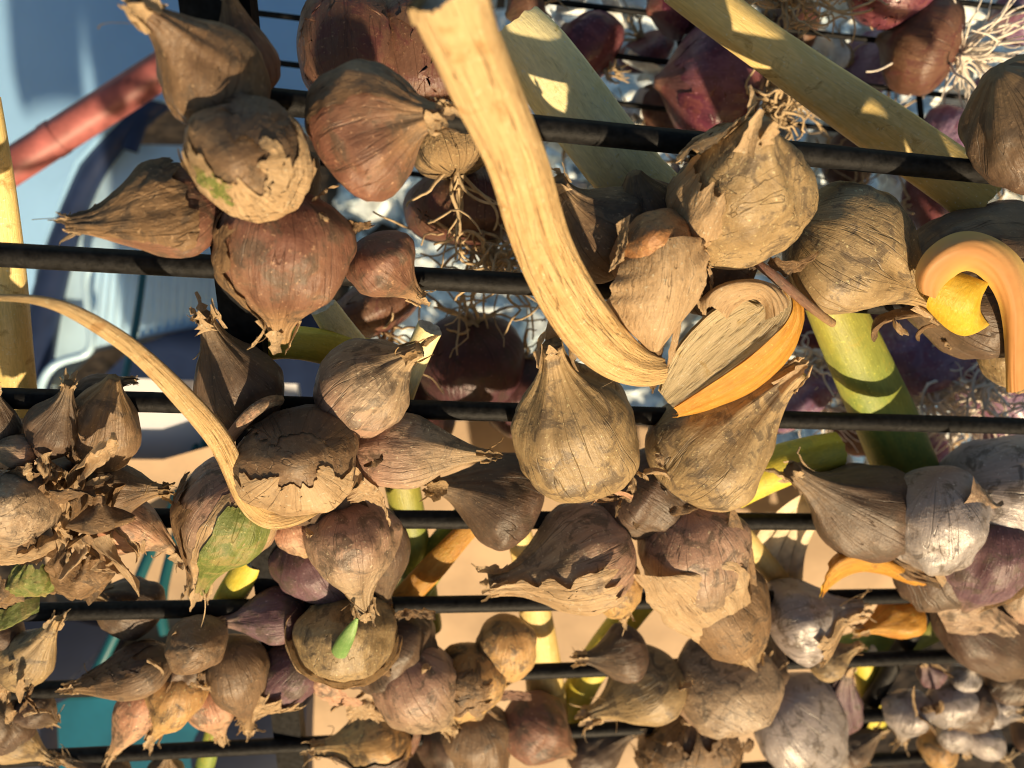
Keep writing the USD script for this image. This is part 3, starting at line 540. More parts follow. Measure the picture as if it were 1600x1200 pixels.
A = head('garlic head of six brown cloves at the top left, hung over the black post', (410, 290, 1))
hub(A, 430, 300, 170)
C_(A, (400, 150, .3), (352, -25, .6), 96, 'skin_red', 'long', name='clove')
C_(A, (372, 200, 1.2), (208, 4, 2.4), 178, 'skin_brown', 'long', bend=26, seed=21)
C_(A, (345, 308, 1.0), (104, 352, 1.8), 150, 'skin_red', 'long', bend=-14, seed=22, flaps=[F(u=(.22, .98), th=(-.9, 1.6), mat='paper_brown', lift=(.06, 0, .03, .05), seed=4)])
C_(A, (570, 372, .8), (660, 468, 1.0), 122, 'skin_red', 'fat', bend=10, seed=23)
C_(A, (505, 240, 1.2), (694, 182, 2.2), 196, 'skin_red', 'bulb', bend=-22, seed=24, flaps=[F(u=(.05, .8), th=(-2.4, -.25), mat='skin_brown', lift=(0, 0, 0, .01), gap=.015, seed=9, rag=.05)])
C_(A, (452, 296, 1.6), (436, 532, 2.2), 202, 'skin_red', 'bulb', seed=25, flaps=[F(u=(.2, .92), th=(.5, 1.9), mat='paper_brown', lift=(0, 0, .06, .03), seed=5)])
C_(A, (405, 238, 1.6), (362, 256, 4.2), 186, 'skin_brown', 'round', seed=26, tip=False, crease=.2, flaps=[F(u=(.45, .93), th=(1.5, 4.9), mat='paper', lift=(.04, .03, .03, .06), rag=.3, seed=6, wr=.035), F(u=(.76, .95), th=(1.7, 2.9), mat='green_leaf', gap=.07, rag=.2, seed=7, wr=.03), F(u=(.5, .9), th=(-1.7, .2), mat='skin_dark', lift=(.02, .03, .02, .03), rag=.2, seed=17, wr=.02)])
add_sheet(A, [(520, 330, 1.2), (560, 350, 1.8), (575, 345, 1.6)], [(535, 390, 1.2), (550, 372, 1.6), (585, 352, 1.5)], 'paper_brown', seed=3, rag=.2, wr=.003)

B = head('garlic head at the middle left with a green leaf patch and a thin curling stem', (470, 700, 1))
hub(B, 490, 740, 190)
C_(B, (470, 825, -.6), (555, 965, -.4), 150, 'skin_purple', 'fat', seed=30)
C_(B, (585, 795, .2), (602, 960, .6), 92, 'skin_dark', 'long', seed=31)
C_(B, (408, 650, .5), (318, 492, .9), 136, 'skin_dark', 'fat', bend=-8, seed=32)
C_(B, (520, 650, 1.0), (656, 546, 1.6), 150, 'skin_grey', 'bulb', bend=-12, seed=33, tipmat='paper_brown')
C_(B, (552, 708, 1.1), (768, 712, 1.4), 124, 'skin_grey', 'long', bend=-6, seed=34, tipmat='paper_brown')
C_(B, (450, 805, .6), (480, 870, .8), 62, 'skin_pink', 'short', seed=35, tip=False)
C_(B, (395, 735, .8), (306, 930, 1.4), 170, 'skin_grey', 'fat', bend=14, seed=36, flaps=[F(u=(.06, .98), th=(-1.62, .06), mat='paper', gap=.012, seed=33, rag=.08, wr=.015), F(u=(.10, .93), th=(-1.35, -.16), mat='green_leaf', lift=(0, .03, 0, .03), seed=3, gap=.02, rag=.06, wr=.03), F(u=(.25, .9), th=(.2, 1.6), mat='paper_brown', lift=(.02, 0, .05, .05), seed=8)])
C_(B, (545, 785, 1.2), (570, 962, 3.3), 150, 'skin_grey', 'fat', bend=6, seed=37)
C_(B, (468, 716, 1.0), (462, 722, 4.6), 186, 'skin_brown', 'round', seed=38, tip=False, crease=.2, flaps=[F(u=(.5, .93), th=(2.0, 4.4), mat='paper', lift=(.02, .02, .02, .03), rag=.2, seed=2, wr=.02), F(u=(.52, .88), th=(-1.2, .9), mat='skin_dark', lift=(.02, .0, .02, .02), rag=.12, seed=22, wr=.01), F(u=(.2, .62), th=(1.0, 4.2), mat='skin_pink', gap=.012, wr=.01, seed=12)])
add_sheet(B, [(540, 775, 2.2), (580, 755, 2.6), (600, 790, 2.4)], [(548, 785, 2.2), (590, 790, 2.2), (610, 830, 2.0)], 'paper', seed=6, rag=.25, wr=.003)
add_stem(B, [(-40, 464, 3.2, 10), (30, 466, 3.2, 12), (90, 477, 3.2, 19), (165, 515, 3.2, 27), (225, 560, 3.2, 30), (290, 625, 3.3, 36), (345, 692, 3.4, 38), (372, 750, 3.4, 36), (395, 793, 3.2, 34), (425, 812, 3.0, 30), (462, 808, 2.7, 24), (500, 792, 1.6, 14)], 'stem_straw', seed=2, m=20, n=110, ridge=.2, flat=.55, caps=(False, False), label='thin dry stem curling in from the left edge')
add_stem(B, [(340, 712, 2.0, 16), (372, 668, 2.4, 20), (405, 636, 2.5, 20), (438, 626, 1.8, 16)], 'skin_pink', seed=5, m=16, ridge=.1, caps=(False, False))

Cc = head('shredded dry garlic head at the left edge with green leaf bits', (80, 760, 1))
hub(Cc, 100, 770, 170)
C_(Cc, (120, 628, -.6), (212, 594, -.4), 50, 'skin_dark', 'long', bend=-10, seed=40)
C_(Cc, (0, 700, .6), (-14, 600, .8), 80, 'skin_dark', 'fat', seed=41)
C_(Cc, (65, 700, .8), (108, 598, 1.2), 88, 'skin_dark', 'fat', bend=8, seed=42)
C_(Cc, (145, 725, .4), (178, 590, .8), 110, 'skin_brown', 'short', seed=43, tip=False)
C_(Cc, (60, 708, 1.4), (-20, 702, 1.6), 58, 'skin_grey', 'short', seed=44)
C_(Cc, (140, 765, .8), (262, 765, 1.0), 98, 'skin_brown', 'fat', seed=45, tipmat='paper_brown')
C_(Cc, (140, 812, 1.0), (284, 872, 1.2), 98, 'skin_pink', 'long', bend=-22, seed=46)
C_(Cc, (30, 800, 1.2), (10, 780, 3.4), 132, 'skin_grey', 'round', seed=47, tip=False, crease=.2, flaps=[F(u=(.3, .85), th=(.5, 2.4), mat='paper', lift=(.05, .05, .08, .05), rag=.25, seed=3, wr=.05)])
rs = np.random.RandomState(8)
for i in range(26):
    x, y = rs.uniform(40, 190), rs.uniform(690, 900); z = rs.uniform(1.4, 3.0); a = rs.uniform(0, 6.28); l, w = rs.uniform(22, 55), rs.uniform(8, 26)
    dx, dy = math.cos(a), math.sin(a)
    add_sheet(Cc, [(x - dx * l, y - dy * l, z), (x, y, z + rs.uniform(-.3, .5)), (x + dx * l, y + dy * l, z + rs.uniform(-.5, .5))],
              [(x - dx * l - dy * w, y - dy * l + dx * w, z), (x - dy * w, y + dx * w, z + rs.uniform(-.3, .3)), (x + dx * l * .8 - dy * w, y + dy * l * .8 + dx * w, z)],
              ['paper', 'paper_brown', 'paper_brown', 'paper'][i % 4], bulge=rs.uniform(-.3, .5), wr=.0028, rag=.3, seed=100 + i, n=18, m=12, name='dry_shred', curl=rs.uniform(-.3, .4))
for A_, B_, m_ in [([(-20, 830, 3), (40, 840, 3), (80, 825, 2.8)], [(-20, 872, 2.8), (40, 868, 2.8), (75, 845, 2.6)], 'paper'),
                   ([(32, 880, 2), (52, 885, 2.4), (75, 878, 2)], [(35, 930, 1.6), (55, 928, 2), (78, 920, 1.6)], 'green_leaf'),
                   ([(95, 850, 2), (130, 870, 2.4), (170, 850, 2)], [(85, 930, 1.6), (130, 935, 2), (160, 905, 1.6)], 'paper_brown'),
                   ([(-20, 965, 2), (20, 945, 2.2), (62, 928, 2)], [(-20, 988, 1.8), (25, 962, 2), (55, 940, 2)], 'green_leaf'),
                   ([(-30, 880, 1.8), (0, 900, 2), (30, 890, 1.8)], [(-30, 960, 1.5), (0, 945, 1.8), (25, 940, 1.5)], 'paper_brown'),
                   ([(155, 845, 1.2), (172, 880, 1.4), (160, 925, 1.2)], [(168, 850, 1.2), (180, 880, 1.2), (152, 928, 1.1)], 'paper_brown')]:
    add_sheet(Cc, A_, B_, m_, bulge=.5, wr=.0025, rag=.25, seed=int(A_[0][1]), name='dry_leaf')

D = head('garlic head right of centre with the big cut straw stem and an orange folded leaf', (1050, 420, 1))
hub(D, 1110, 420, 150)
C_(D, (975, 395, .2), (868, 282, .8), 165, 'skin_brown', 'fat', bend=-14, seed=50)
C_(D, (1020, 400, .2), (990, 270, .2), 150, 'skin_dark', 'short', seed=51, tip=False)
C_(D, (1238, 352, .4), (1476, 480, 2.0), 196, 'skin_tan', 'fat', bend=-12, seed=52)
add_sheet(D, [(1198, 398, 2.0), (1225, 408, 2.4), (1282, 392, 2.3)], [(1210, 425, 2.1), (1240, 430, 2.4), (1270, 405, 2.2)], 'paper_brown', seed=31, rag=.2, wr=.002)
C_(D, (1150, 385, 1.0), (1186, 190, 3.0), 206, 'skin_tan', 'short', bend=-8, seed=53, crease=.5, flaps=[F(u=(.25, .72), th=(1.3, 2.7), mat='paper', lift=(0, .05, .02, .06), seed=6, wr=.02), F(u=(.72, .985), th=(.2, 1.5), mat='paper', lift=(.22, 0, .05, .1), seed=5, rag=.25)])
C_(D, (1025, 410, 1.2), (1018, 366, 3.6), 128, 'skin_copper', 'round', seed=54, tip=False, crease=.2)
add_sheet(D, [(972, 402, 3.0), (958, 440, 3.3), (948, 478, 3.3), (985, 512, 3.0)], [(1098, 372, 3.0), (1106, 405, 3.3), (1098, 455, 3.4), (1045, 512, 3.0)], 'paper', bulge=.75, wr=.0006, rag=.06, seed=9, n=50, m=50, label='pale torn skin lying over the small reddish clove')
add_sheet(D, [(962, 350, 2.6), (964, 390, 2.8), (950, 425, 3.0)], [(985, 335, 2.8), (978, 390, 3.2), (975, 410, 3.1)], 'paper', seed=12, rag=.15)
add_sheet(D, [(985, 500, 2.6), (1000, 535, 2.4), (1010, 560, 2.2)], [(1045, 500, 2.6), (1040, 535, 2.2), (1020, 580, 2.2)], 'paper_brown', seed=13, rag=.2, bulge=.3)
add_sheet(D, [(1068, 455, 2.9), (1052, 520, 3.0), (1042, 575, 2.6)], [(1075, 470, 2.9), (1062, 520, 2.9), (1050, 570, 2.5)], 'paper', seed=14, rag=.15)
add_stem(D, [(700, -18, 5.6, 128), (722, 50, 5.5, 112), (764, 150, 5.2, 101), (812, 260, 4.9, 90), (845, 370, 4.6, 86), (885, 460, 4.3, 88), (935, 530, 3.9, 84), (985, 568, 3.3, 66), (1030, 578, 2.5, 44)], 'stem_straw', seed=1, m=64, n=120, ridge=.22, flat=.72, tilt=-.55, caps=(True, False), label='big cut straw coloured stem bending down to the head')
add_stem(D, [(1172, 405, 2.2, 12), (1208, 430, 2.6, 15), (1245, 462, 2.7, 16), (1302, 506, 2.4, 12)], 'skin_red', name='dry_twig', seed=6, m=14, ridge=.25, caps=(False, False))
add_sheet(D, [(990, 560, 2.6), (1005, 585, 2.4), (1020, 610, 2.2)], [(1032, 560, 2.6), (1034, 585, 2.5), (1018, 615, 2.2)], 'paper_brown', seed=44, rag=.25, wr=.002, name='frayed_end')
# folded orange leaf base: an open trough
def trough(parent, rail_in, rail_mid, rail_out, mat_in, mat_out, name, label, seed, n=70, m=26, wave=.0016):
    a, b, c = (spline([Z(*q) for q in r], n) for r in (rail_in, rail_mid, rail_out)); t = np.linspace(0, 1, m)
    v = ((1 - t) ** 2)[None, :, None] * a[:, None] + (2 * t * (1 - t))[None, :, None] * (2 * b - (a + c) / 2)[:, None] + (t ** 2)[None, :, None] * c[:, None]
    q = np.stack([*np.meshgrid(np.linspace(0, 4, n), t * 7, indexing='ij'), np.zeros((n, m))], -1)
    nrm = np.cross(np.gradient(v, axis=0), np.gradient(v, axis=1)); nrm /= np.linalg.norm(nrm, axis=-1, keepdims=True) + 1e-12
    v = v + nrm * (wave * (meshkit.fbm(q * np.array([.8, 1.6, 1]) + seed, 4, seed) - .5))[..., None]
    cp = np.stack([q[..., 1] * .9, q[..., 1] * 0, q[..., 0] * .35], -1).reshape(-1, 3) + seed * 3.1; cu = np.stack([np.full(n * m, .4), np.tile(t, n), np.repeat(np.linspace(0, 1, n), m)], 1)
    p = emit(parent, name, v.reshape(-1, 3), grid_faces(n, m), mat_in, cp, cu, label=label)
    side = nrm * .0009
    if ((v + side - v) @ FWD).mean() < 0: side = -side
    emit(p, 'outer_skin', (v + side).reshape(-1, 3), grid_faces(n, m), mat_out, cp, cu); return p
skin('leaf_inside', (.30, .22, .11), (.50, .40, .24), (.68, .56, .36), tip=(.5, .36, .15), vein=.6, bump=1.2, blot=(.40, .26, .08), blot_at=.58, transl=.1)
trough(D, [(1032, 612, 2.6), (1052, 560, 2.7), (1090, 510, 2.6), (1145, 472, 2.4), (1185, 480, 2.4)], [(1040, 625, 2.4), (1085, 580, 2.4), (1140, 532, 2.3), (1190, 490, 2.2), (1205, 470, 2.15)],
       [(1052, 636, 2.5), (1115, 596, 2.7), (1185, 545, 2.75), (1232, 495, 2.7), (1225, 450, 2.55)], 'leaf_inside', 'leaf_inside', 'folded_leaf', 'hollow folded leaf base with an orange outer side', 4)
trough(D, [(1052, 637, 2.52), (1115, 597, 2.72), (1185, 546, 2.77), (1233, 496, 2.72), (1226, 450, 2.56)], [(1060, 648, 2.35), (1130, 622, 2.4), (1200, 580, 2.4), (1246, 520, 2.3), (1245, 468, 2.2)],
       [(1050, 652, 1.6), (1130, 634, 1.2), (1205, 590, 1.2), (1252, 520, 1.2), (1240, 455, 1.4)], 'paper_orange', 'paper_orange', 'leaf_edge', None, 5)
trough(D, [(1098, 492, 2.6), (1105, 455, 2.8), (1150, 436, 2.8), (1200, 440, 2.7), (1232, 475, 2.9)], [(1112, 480, 3.2), (1130, 455, 3.3), (1165, 446, 3.3), (1200, 455, 3.2), (1218, 490, 3.2)],
       [(1135, 498, 2.6), (1150, 480, 2.6), (1170, 468, 2.5), (1188, 472, 2.5), (1195, 500, 2.6)], 'paper', 'leaf_inside', 'leaf_fold', None, 6)

E = head('large garlic head in the middle, below the straw stem end', (990, 780, 1))
hub(E, 1010, 770, 150)
C_(E, (835, 800, .2), (672, 758, .6), 150, 'skin_dark', 'long', bend=10, seed=60, tipmat='paper_brown')
C_(E, (950, 880, .4), (975, 965, .4), 90, 'skin_gold', 'short', seed=61)
C_(E, (1050, 762, .9), (1250, 578, 1.5), 192, 'skin_tan', 'long', bend=-10, seed=62)
C_(E, (938, 752, 1.2), (862, 538, 1.8), 200, 'skin_tan', 'bulb', bend=-14, seed=63)
C_(E, (985, 838, 1.2), (764, 912, 2.0), 168, 'skin_grey', 'fat', bend=-12, seed=64, flaps=[F(u=(.28, .99), th=(-1.7, -.1), mat='paper', lift=(.05, .02, .03, .08), rag=.2, seed=4, wr=.03)])
C_(E, (1078, 792, 1.2), (1092, 960, 1.2), 172, 'skin_grey', 'round', seed=65, tip=False, crease=.3)
C_(E, (1080, 880, 1.0), (1176, 1038, 1.6), 150, 'paper_brown', 'short', bend=-14, seed=66)
add_sheet(E, [(990, 896, 2.9), (1005, 930, 3.2), (1050, 975, 3.2), (1110, 1010, 2.9), (1165, 1036, 2.6)], [(1095, 882, 3.1), (1140, 880, 3.3), (1168, 905, 3.1), (1178, 970, 2.8), (1180, 1034, 2.5)], 'paper', bulge=.45, wr=.0016, rag=.1, seed=7, n=46, m=40, label='loose papery skin hanging from the lower right clove')
add_sheet(E, [(1142, 790, 2.2), (1165, 830, 2.2), (1180, 890, 2.2), (1180, 960, 2.2)], [(1150, 880, 3.2), (1165, 890, 3.2), (1172, 920, 3.0), (1172, 975, 2.8)], 'paper_brown', bulge=-.2, wr=.0016, rag=.08, seed=8)
add_sheet(E, [(838, 712, 1.8), (870, 745, 2.2), (920, 765, 2.2), (985, 765, 2.0)], [(832, 705, 2.2), (862, 762, 2.8), (915, 782, 2.8), (990, 775, 2.3)], 'paper_brown', seed=16, rag=.25, wr=.003)
add_sheet(E, [(925, 790, 2.5), (950, 772, 2.6), (985, 782, 2.4)], [(930, 780, 2.8), (952, 766, 2.9), (990, 776, 2.5)], 'skin_pink', seed=17, rag=.05)
add_sheet(E, [(985, 850, 2.2), (990, 890, 2.5), (960, 905, 2.4)], [(970, 860, 2.4), (975, 890, 2.7), (950, 900, 2.6)], 'paper', seed=18, rag=.2)

Fh = head('garlic head at the right edge with a curled orange and yellow leaf', (1560, 400, 1))
C_(Fh, (1640, 250, .4), (1560, 110, .6), 200, 'skin_dark', 'round', seed=70, tip=False)
C_(Fh, (1660, 430, -.6), (1390, 440, -.6), 240, 'skin_dark', 'round', seed=71, tip=False)
C_(Fh, (1590, 520, .6), (1520, 500, .8), 90, 'skin_dark', 'short', seed=72, tip=False)
C_(Fh, (1590, 500, .3), (1592, 610, .5), 130, 'skin_tan', 'short', seed=73, tip=False)
add_sheet(Fh, [(1470, 470, 1.0), (1420, 478, 1.4), (1375, 492, 1.2), (1362, 520, 1.0)], [(1475, 494, 1.0), (1425, 496, 1.5), (1385, 506, 1.4), (1372, 525, 1.1)], 'paper_brown', bulge=.3, seed=5, rag=.2, name='curled_tip')
trough(Fh, [(1572, 612, 2.6), (1570, 540, 2.8), (1562, 480, 2.9), (1540, 440, 3.0), (1508, 424, 3.0), (1485, 440, 3.0), (1475, 470, 2.9)],
       [(1590, 612, 3.1), (1590, 530, 3.4), (1585, 460, 3.5), (1555, 408, 3.5), (1505, 392, 3.5), (1462, 415, 3.4), (1448, 462, 3.2)],
       [(1612, 600, 2.6), (1618, 530, 2.8), (1612, 440, 2.9), (1570, 380, 2.9), (1500, 362, 2.8), (1445, 395, 2.7), (1436, 455, 2.6)], 'peel_red', 'peel_red', 'curled_leaf', 'curled dry leaf arching over, orange red outside', 8, wave=.0005)
add_sheet(Fh, [(1498, 424, 2.7), (1470, 440, 3.0), (1452, 465, 3.0), (1450, 485, 2.7)], [(1530, 440, 2.1), (1528, 475, 2.6), (1540, 500, 2.6), (1545, 506, 2.0)], 'paper_yellow', bulge=.55, wr=.0005, rag=.02, seed=3, n=40, m=40, label='bright yellow inner face of the curled leaf', name='leaf_inner')

G = head('garlic head at the right with a split purple clove in grey skin', (1490, 840, 1))
hub(G, 1490, 850, 190)
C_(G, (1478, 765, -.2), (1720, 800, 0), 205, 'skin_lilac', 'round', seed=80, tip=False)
C_(G, (1420, 815, .4), (1236, 733, .8), 158, 'skin_dark', 'fat', bend=-16, seed=81, tipmat='paper')
C_(G, (1480, 945, .6), (1630, 1045, .8), 130, 'skin_dark', 'short', seed=82)
C_(G, (1600, 960, .6), (1600, 870, 1.0), 90, 'skin_grey', 'short', seed=83, tip=False)
C_(G, (1440, 950, .2), (1338, 988, .6), 72, 'paper_orange', 'fat', seed=84)
C_(G, (1560, 800, 1.8), (1500, 955, 2.2), 142, 'skin_purple', 'short', seed=85, tip=False, flaps=[F(u=(.15, .9), th=(-1.9, -.75), mat='paper', lift=(0, 0, 0, .12), rag=.12, seed=4)])
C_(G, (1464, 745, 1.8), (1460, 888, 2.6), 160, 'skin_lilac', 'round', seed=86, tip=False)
add_sheet(G, [(1440, 800, 3.0), (1438, 850, 3.0), (1460, 892, 2.4), (1500, 940, 1.8)], [(1500, 830, 3.4), (1470, 845, 3.4), (1470, 890, 2.8), (1508, 938, 1.9)], 'paper', seed=6, rag=.12, bulge=.25)
add_sheet(G, [(1520, 745, 2.8), (1540, 770, 2.6), (1552, 790, 2.2)], [(1480, 800, 3.3), (1520, 798, 3.2), (1555, 792, 2.4)], 'skin_grey', seed=7, rag=.1, bulge=.3)
trough(G, [(1282, 940, 1.2), (1300, 915, 1.5), (1340, 895, 1.8), (1400, 905, 1.8), (1460, 918, 1.5)], [(1290, 905, 2.0), (1315, 880, 2.3), (1350, 872, 2.4), (1400, 888, 2.4), (1455, 910, 2.0)],
       [(1295, 880, 1.2), (1320, 858, 1.3), (1355, 858, 1.4), (1405, 875, 1.4), (1450, 900, 1.2)], 'paper_orange', 'paper_yellow', 'curled_leaf', 'orange curled leaf under the left clove', 11)
add_sheet(G, [(1365, 862, 1.6), (1420, 880, 2.2), (1480, 905, 2.2), (1560, 930, 1.8)], [(1380, 885, 2.0), (1420, 905, 2.5), (1490, 925, 2.4), (1560, 945, 1.8)], 'paper_brown', seed=9, rag=.25, wr=.003)
add_sheet(G, [(1460, 945, 1.8), (1500, 930, 2.4), (1560, 950, 2.2), (1620, 1000, 1.8)], [(1490, 990, 1.8), (1530, 1000, 2.2), (1570, 1015, 2.0), (1620, 1040, 1.8)], 'skin_grey', seed=10, rag=.15, wr=.003, bulge=.4)

Hh = head('small garlic head at the lower left with a round clove facing out', (300, 1050, 1))
hub(Hh, 300, 1030, 105)
C_(Hh, (250, 965, -1.4), (150, 928, -1.2), 92, 'skin_dark', 'round', seed=90)
C_(Hh, (320, 1070, .1), (348, 1160, .3), 76, 'skin_pink', 'fat', seed=91)
C_(Hh, (228, 1075, .2), (168, 1186, .4), 66, 'skin_pink', 'long', bend=-8, seed=92)
C_(Hh, (292, 1045, .7), (234, 1158, .8), 92, 'skin_gold', 'fat', bend=-6, seed=93)
C_(Hh, (268, 1022, .6), (102, 1076, .8), 88, 'skin_brown', 'long', bend=-14, seed=94, flaps=[F(u=(.15, .8), th=(.2, 1.8), mat='skin_dark', lift=(0, .1, .1, 0), rag=.3, seed=3)])
C_(Hh, (355, 1005, .7), (388, 1142, .8), 104, 'skin_brown', 'fat', bend=-8, seed=95)
C_(Hh, (305, 1002, .8), (309, 1012, 2.8), 94, 'skin_brown', 'round', seed=96, tip=False, crease=.2)
add_sheet(Hh, [(228, 1080, 1.0), (235, 1110, 1.2), (205, 1145, 1.0)], [(240, 1080, 1.0), (245, 1115, 1.2), (210, 1148, 1.0)], 'paper', seed=4, rag=.15)

I = head('garlic head at the bottom with a green sprout growing from its front clove', (570, 1040, 1))
hub(I, 610, 1010, 150)
C_(I, (480, 958, .3), (334, 973, .6), 88, 'skin_purple', 'fat', seed=100)
C_(I, (795, 970, -.4), (786, 1072, -.2), 92, 'skin_gold', 'short', seed=101, tip=False)
C_(I, (488, 1020, .4), (380, 1125, .6), 96, 'skin_purple', 'fat', seed=102, flaps=[F(u=(.35, .98), th=(-1.4, .2), mat='paper', lift=(.1, .05, .05, .1), rag=.3, seed=3, wr=.1)])
C_(I, (740, 1020, .4), (722, 1118, .7), 112, 'skin_gold', 'round', seed=103, tip=False, flaps=[F(u=(.05, .5), th=(-.5, 1.8), mat='paper_brown', lift=(0, .06, .03, .03), rag=.25, seed=3)])
C_(I, (625, 1015, .8), (708, 1140, 1.3), 140, 'skin_grey', 'bulb', bend=12, seed=104)
_, s = C_(I, (540, 1000, .6), (548, 985, 3.4), 152, 'skin_tan', 'round', seed=105, tip=False, crease=.15, flaps=[F(u=(.12, .5), th=(.9, 4.4), mat='paper', lift=(0, .10, .05, .05), rag=.2, seed=6)])
add_stem(I, [(520, 1040, 3.0, 20), (528, 1022, 3.8, 26), (539, 1002, 4.2, 26), (550, 982, 4.3, 17), (558, 966, 4.3, 4)], 'sprout', name='sprout', seed=3, m=18, ridge=.1, caps=(False, False), flat=.6)
add_sheet(I, [(610, 962, 1.2), (640, 952, 1.6), (682, 960, 1.4)], [(612, 975, 1.2), (645, 968, 1.5), (680, 965, 1.4)], 'paper_brown', seed=4, rag=.3, wr=.003)
add_sheet(I, [(480, 1060, 1.4), (500, 1090, 1.6), (540, 1105, 1.4)], [(505, 1050, 1.6), (530, 1078, 1.8), (575, 1098, 1.5)], 'skin_pink', seed=5, rag=.2, wr=.002)

J = head('reddish garlic head cut by the bottom edge at the centre', (720, 1150, 1))
hub(J, 720, 1150, 130)
C_(J, (650, 1190, .1), (600, 1260, .2), 130, 'skin_dark', 'round', seed=110, tip=False)
C_(J, (890, 1190, 0), (1003, 1138, .1), 84, 'skin_dark', 'fat', seed=111)
C_(J, (800, 1112, .2), (908, 1184, .5), 104, 'skin_red', 'fat', seed=112)
C_(J, (640, 1140, .4), (486, 1170, .7), 116, 'skin_gold', 'fat', bend=-8, seed=113, flaps=[F(u=(.1, .95), th=(-1.8, -.4), mat='skin_dark', lift=(0, 0, 0, .05), gap=.015, rag=.2, seed=3)])
C_(J, (738, 1110, .5), (745, 1230, .8), 118, 'skin_brown', 'round', seed=114, tip=False)
add_sheet(J, [(752, 1085, .6), (790, 1078, .9), (832, 1086, .7)], [(755, 1098, .8), (795, 1095, 1.1), (830, 1094, .8)], 'skin_red', seed=4, rag=.15)
add_sheet(J, [(628, 1110, .8), (645, 1140, 1.0), (632, 1180, .8)], [(640, 1110, .6), (658, 1145, .8), (640, 1185, .6)], 'skin_red', seed=5, rag=.1)
add_sheet(J, [(540, 1105, 1.2), (570, 1098, 1.5), (600, 1110, 1.2)], [(545, 1130, 1.1), (575, 1125, 1.3), (605, 1130, 1.1)], 'paper', seed=6, rag=.35, wr=.003)

K = head('plump garlic head at the lower right of centre, below the middle head', (1150, 1060, 1))
hub(K, 1150, 1040, 150)
C_(K, (1265, 1045, .1), (1345, 1008, .3), 64, 'skin_tan', 'fat', seed=120)
C_(K, (1290, 1140, -.2), (1326, 1036, 0), 84, 'skin_purple', 'long', seed=121)
C_(K, (1305, 1180, 0), (1380, 1142, .3), 70, 'skin_dark', 'long', seed=122)
C_(K, (1010, 1010, .2), (902, 1028, .4), 90, 'skin_dark', 'fat', bend=-6, seed=123)
C_(K, (1085, 1110, .3), (1065, 1240, .6), 146, 'skin_brown', 'round', seed=124, tip=False, flaps=[F(u=(.05, .7), th=(-1.2, 1.2), mat='paper_brown', lift=(.1, .05, .05, .05), rag=.3, seed=3)])
C_(K, (1060, 1040, .8), (912, 1120, 1.2), 122, 'skin_tan', 'fat', bend=-8, seed=125)
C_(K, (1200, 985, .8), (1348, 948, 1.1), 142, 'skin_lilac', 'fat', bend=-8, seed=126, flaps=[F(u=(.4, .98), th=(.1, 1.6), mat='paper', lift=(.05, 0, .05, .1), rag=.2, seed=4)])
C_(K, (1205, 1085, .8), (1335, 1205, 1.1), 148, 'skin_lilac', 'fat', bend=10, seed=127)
C_(K, (1128, 1065, .8), (1142, 1085, 3.6), 160, 'skin_grey', 'round', seed=128, tip=False, crease=.2, flat=1.0)

L = head('tight cluster of tiny garlic bulbs, bluish shade in their colour, at the lower right corner', (1490, 1100, 1))
hub(L, 1510, 1100, 90)
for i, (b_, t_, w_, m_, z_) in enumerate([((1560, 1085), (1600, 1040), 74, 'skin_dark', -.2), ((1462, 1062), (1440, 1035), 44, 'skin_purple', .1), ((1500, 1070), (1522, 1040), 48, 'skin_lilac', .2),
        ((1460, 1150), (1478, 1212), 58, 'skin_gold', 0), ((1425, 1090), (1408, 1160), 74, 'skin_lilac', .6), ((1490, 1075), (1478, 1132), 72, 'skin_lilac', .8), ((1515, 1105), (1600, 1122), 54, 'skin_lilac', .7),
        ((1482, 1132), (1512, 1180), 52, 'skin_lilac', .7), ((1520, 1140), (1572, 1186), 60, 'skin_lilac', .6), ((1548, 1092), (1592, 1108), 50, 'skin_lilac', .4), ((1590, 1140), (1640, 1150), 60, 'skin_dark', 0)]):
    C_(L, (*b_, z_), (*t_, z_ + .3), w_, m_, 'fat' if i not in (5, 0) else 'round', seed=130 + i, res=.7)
add_roots(L, Z(1560, 1180, .9), camvec(.6, .4, -.2), 5, .012, .0006, 'root_fibre', 5, .6)

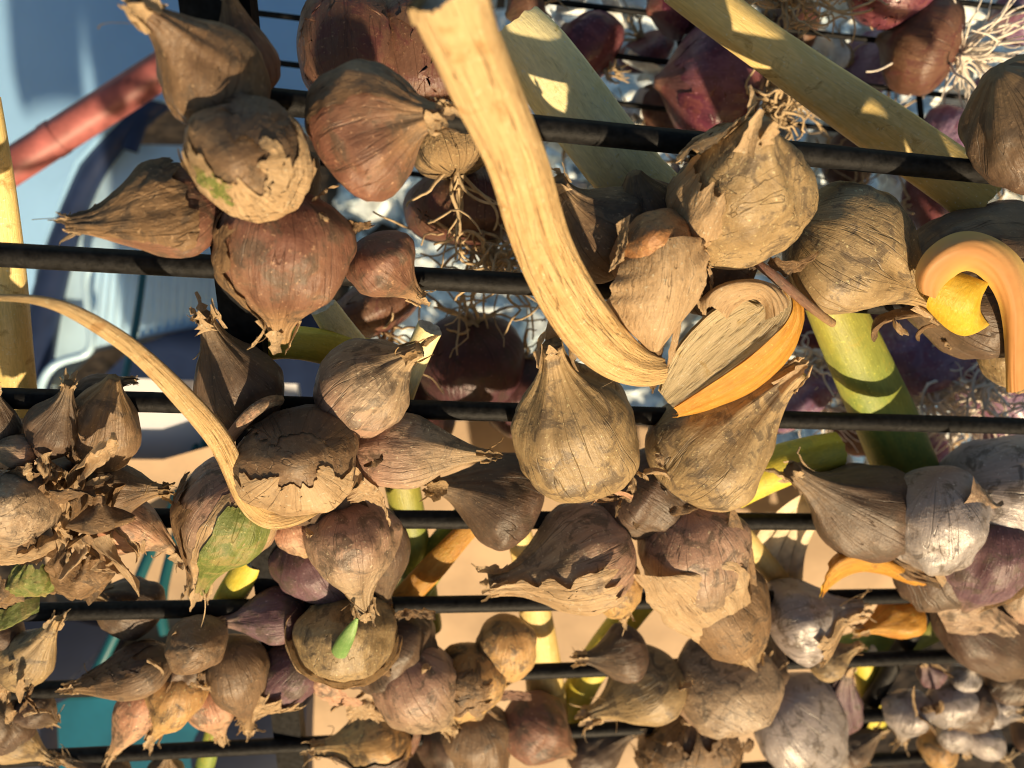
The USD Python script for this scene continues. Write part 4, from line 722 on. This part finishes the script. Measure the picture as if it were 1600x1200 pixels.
Mh = head('garlic head cut off by the left edge near the bottom', (20, 1080, 1))
C_(Mh, (20, 1160, .2), (-30, 1080, .4), 100, 'skin_dark', 'round', seed=150, tip=False)
C_(Mh, (30, 1095, .3), (88, 1130, .5), 60, 'skin_dark', 'short', seed=151)
C_(Mh, (-10, 1140, .6), (84, 1190, .8), 66, 'skin_tan', 'fat', seed=152)
C_(Mh, (5, 1055, .6), (90, 966, 1.0), 86, 'skin_tan', 'long', bend=12, seed=153)
C_(Mh, (30, 980, .2), (-20, 1000, .4), 70, 'skin_dark', 'short', seed=154, tip=False)
add_sheet(Mh, [(-20, 1050, 1.4), (5, 1065, 1.6), (25, 1050, 1.4)], [(-20, 1090, 1.2), (0, 1095, 1.4), (12, 1100, 1.2)], 'paper', seed=4, rag=.3, wr=.003)
Nh = head('tip of a brown garlic clove poking up at the bottom left edge', (150, 1200, 0))
C_(Nh, (200, 1225, .3), (92, 1184, .5), 66, 'skin_brown', 'long', seed=160)
C_(Nh, (250, 1230, .2), (262, 1180, .2), 60, 'skin_brown', 'short', seed=161, tip=False)

# torn shreds of dry skin caught between the cloves
rs = np.random.RandomState(77)
for hd, x, y, w, n in ((A, 440, 320, 130, 7), (B, 520, 760, 150, 8), (D, 1100, 430, 130, 8), (E, 1000, 775, 110, 10), (G, 1460, 900, 150, 9), (Hh, 290, 1050, 110, 7), (I, 590, 1070, 170, 10),
                       (K, 1150, 1090, 170, 10), (J, 700, 1130, 180, 10), (Cc, 90, 800, 150, 14), (Mh, 20, 1090, 90, 7), (L, 1490, 1110, 120, 5), (Fh, 1440, 500, 80, 3)):
    for i in range(n):
        px, py = x + rs.uniform(-1, 1) * w * .6, y + rs.uniform(-1, 1) * w * .55; z = rs.uniform(1.2, 2.6); a = rs.uniform(0, 6.28); l, ww = rs.uniform(8, 26), rs.uniform(2, 8)
        dx, dy = math.cos(a), math.sin(a); zz_ = rs.uniform(-.4, .5, 3)
        add_sheet(hd, [(px - dx * l, py - dy * l, z + zz_[0]), (px + dy * ww, py - dx * ww, z + zz_[1]), (px + dx * l, py + dy * l, z + zz_[2])],
                  [(px - dx * l * .8 - dy * ww, py - dy * l * .8 + dx * ww, z + zz_[0]), (px - dy * ww * .5, py + dx * ww * .5, z + zz_[1] + .15), (px + dx * l * .9 - dy * 2, py + dy * l * .9 + dx * 2, z + zz_[2])],
                  ['paper', 'paper_brown', 'paper'][i % 3], bulge=rs.uniform(-.15, .25), wr=.0016, rag=.35, seed=400 + i + int(px), n=16, m=8, name='dry_shred')
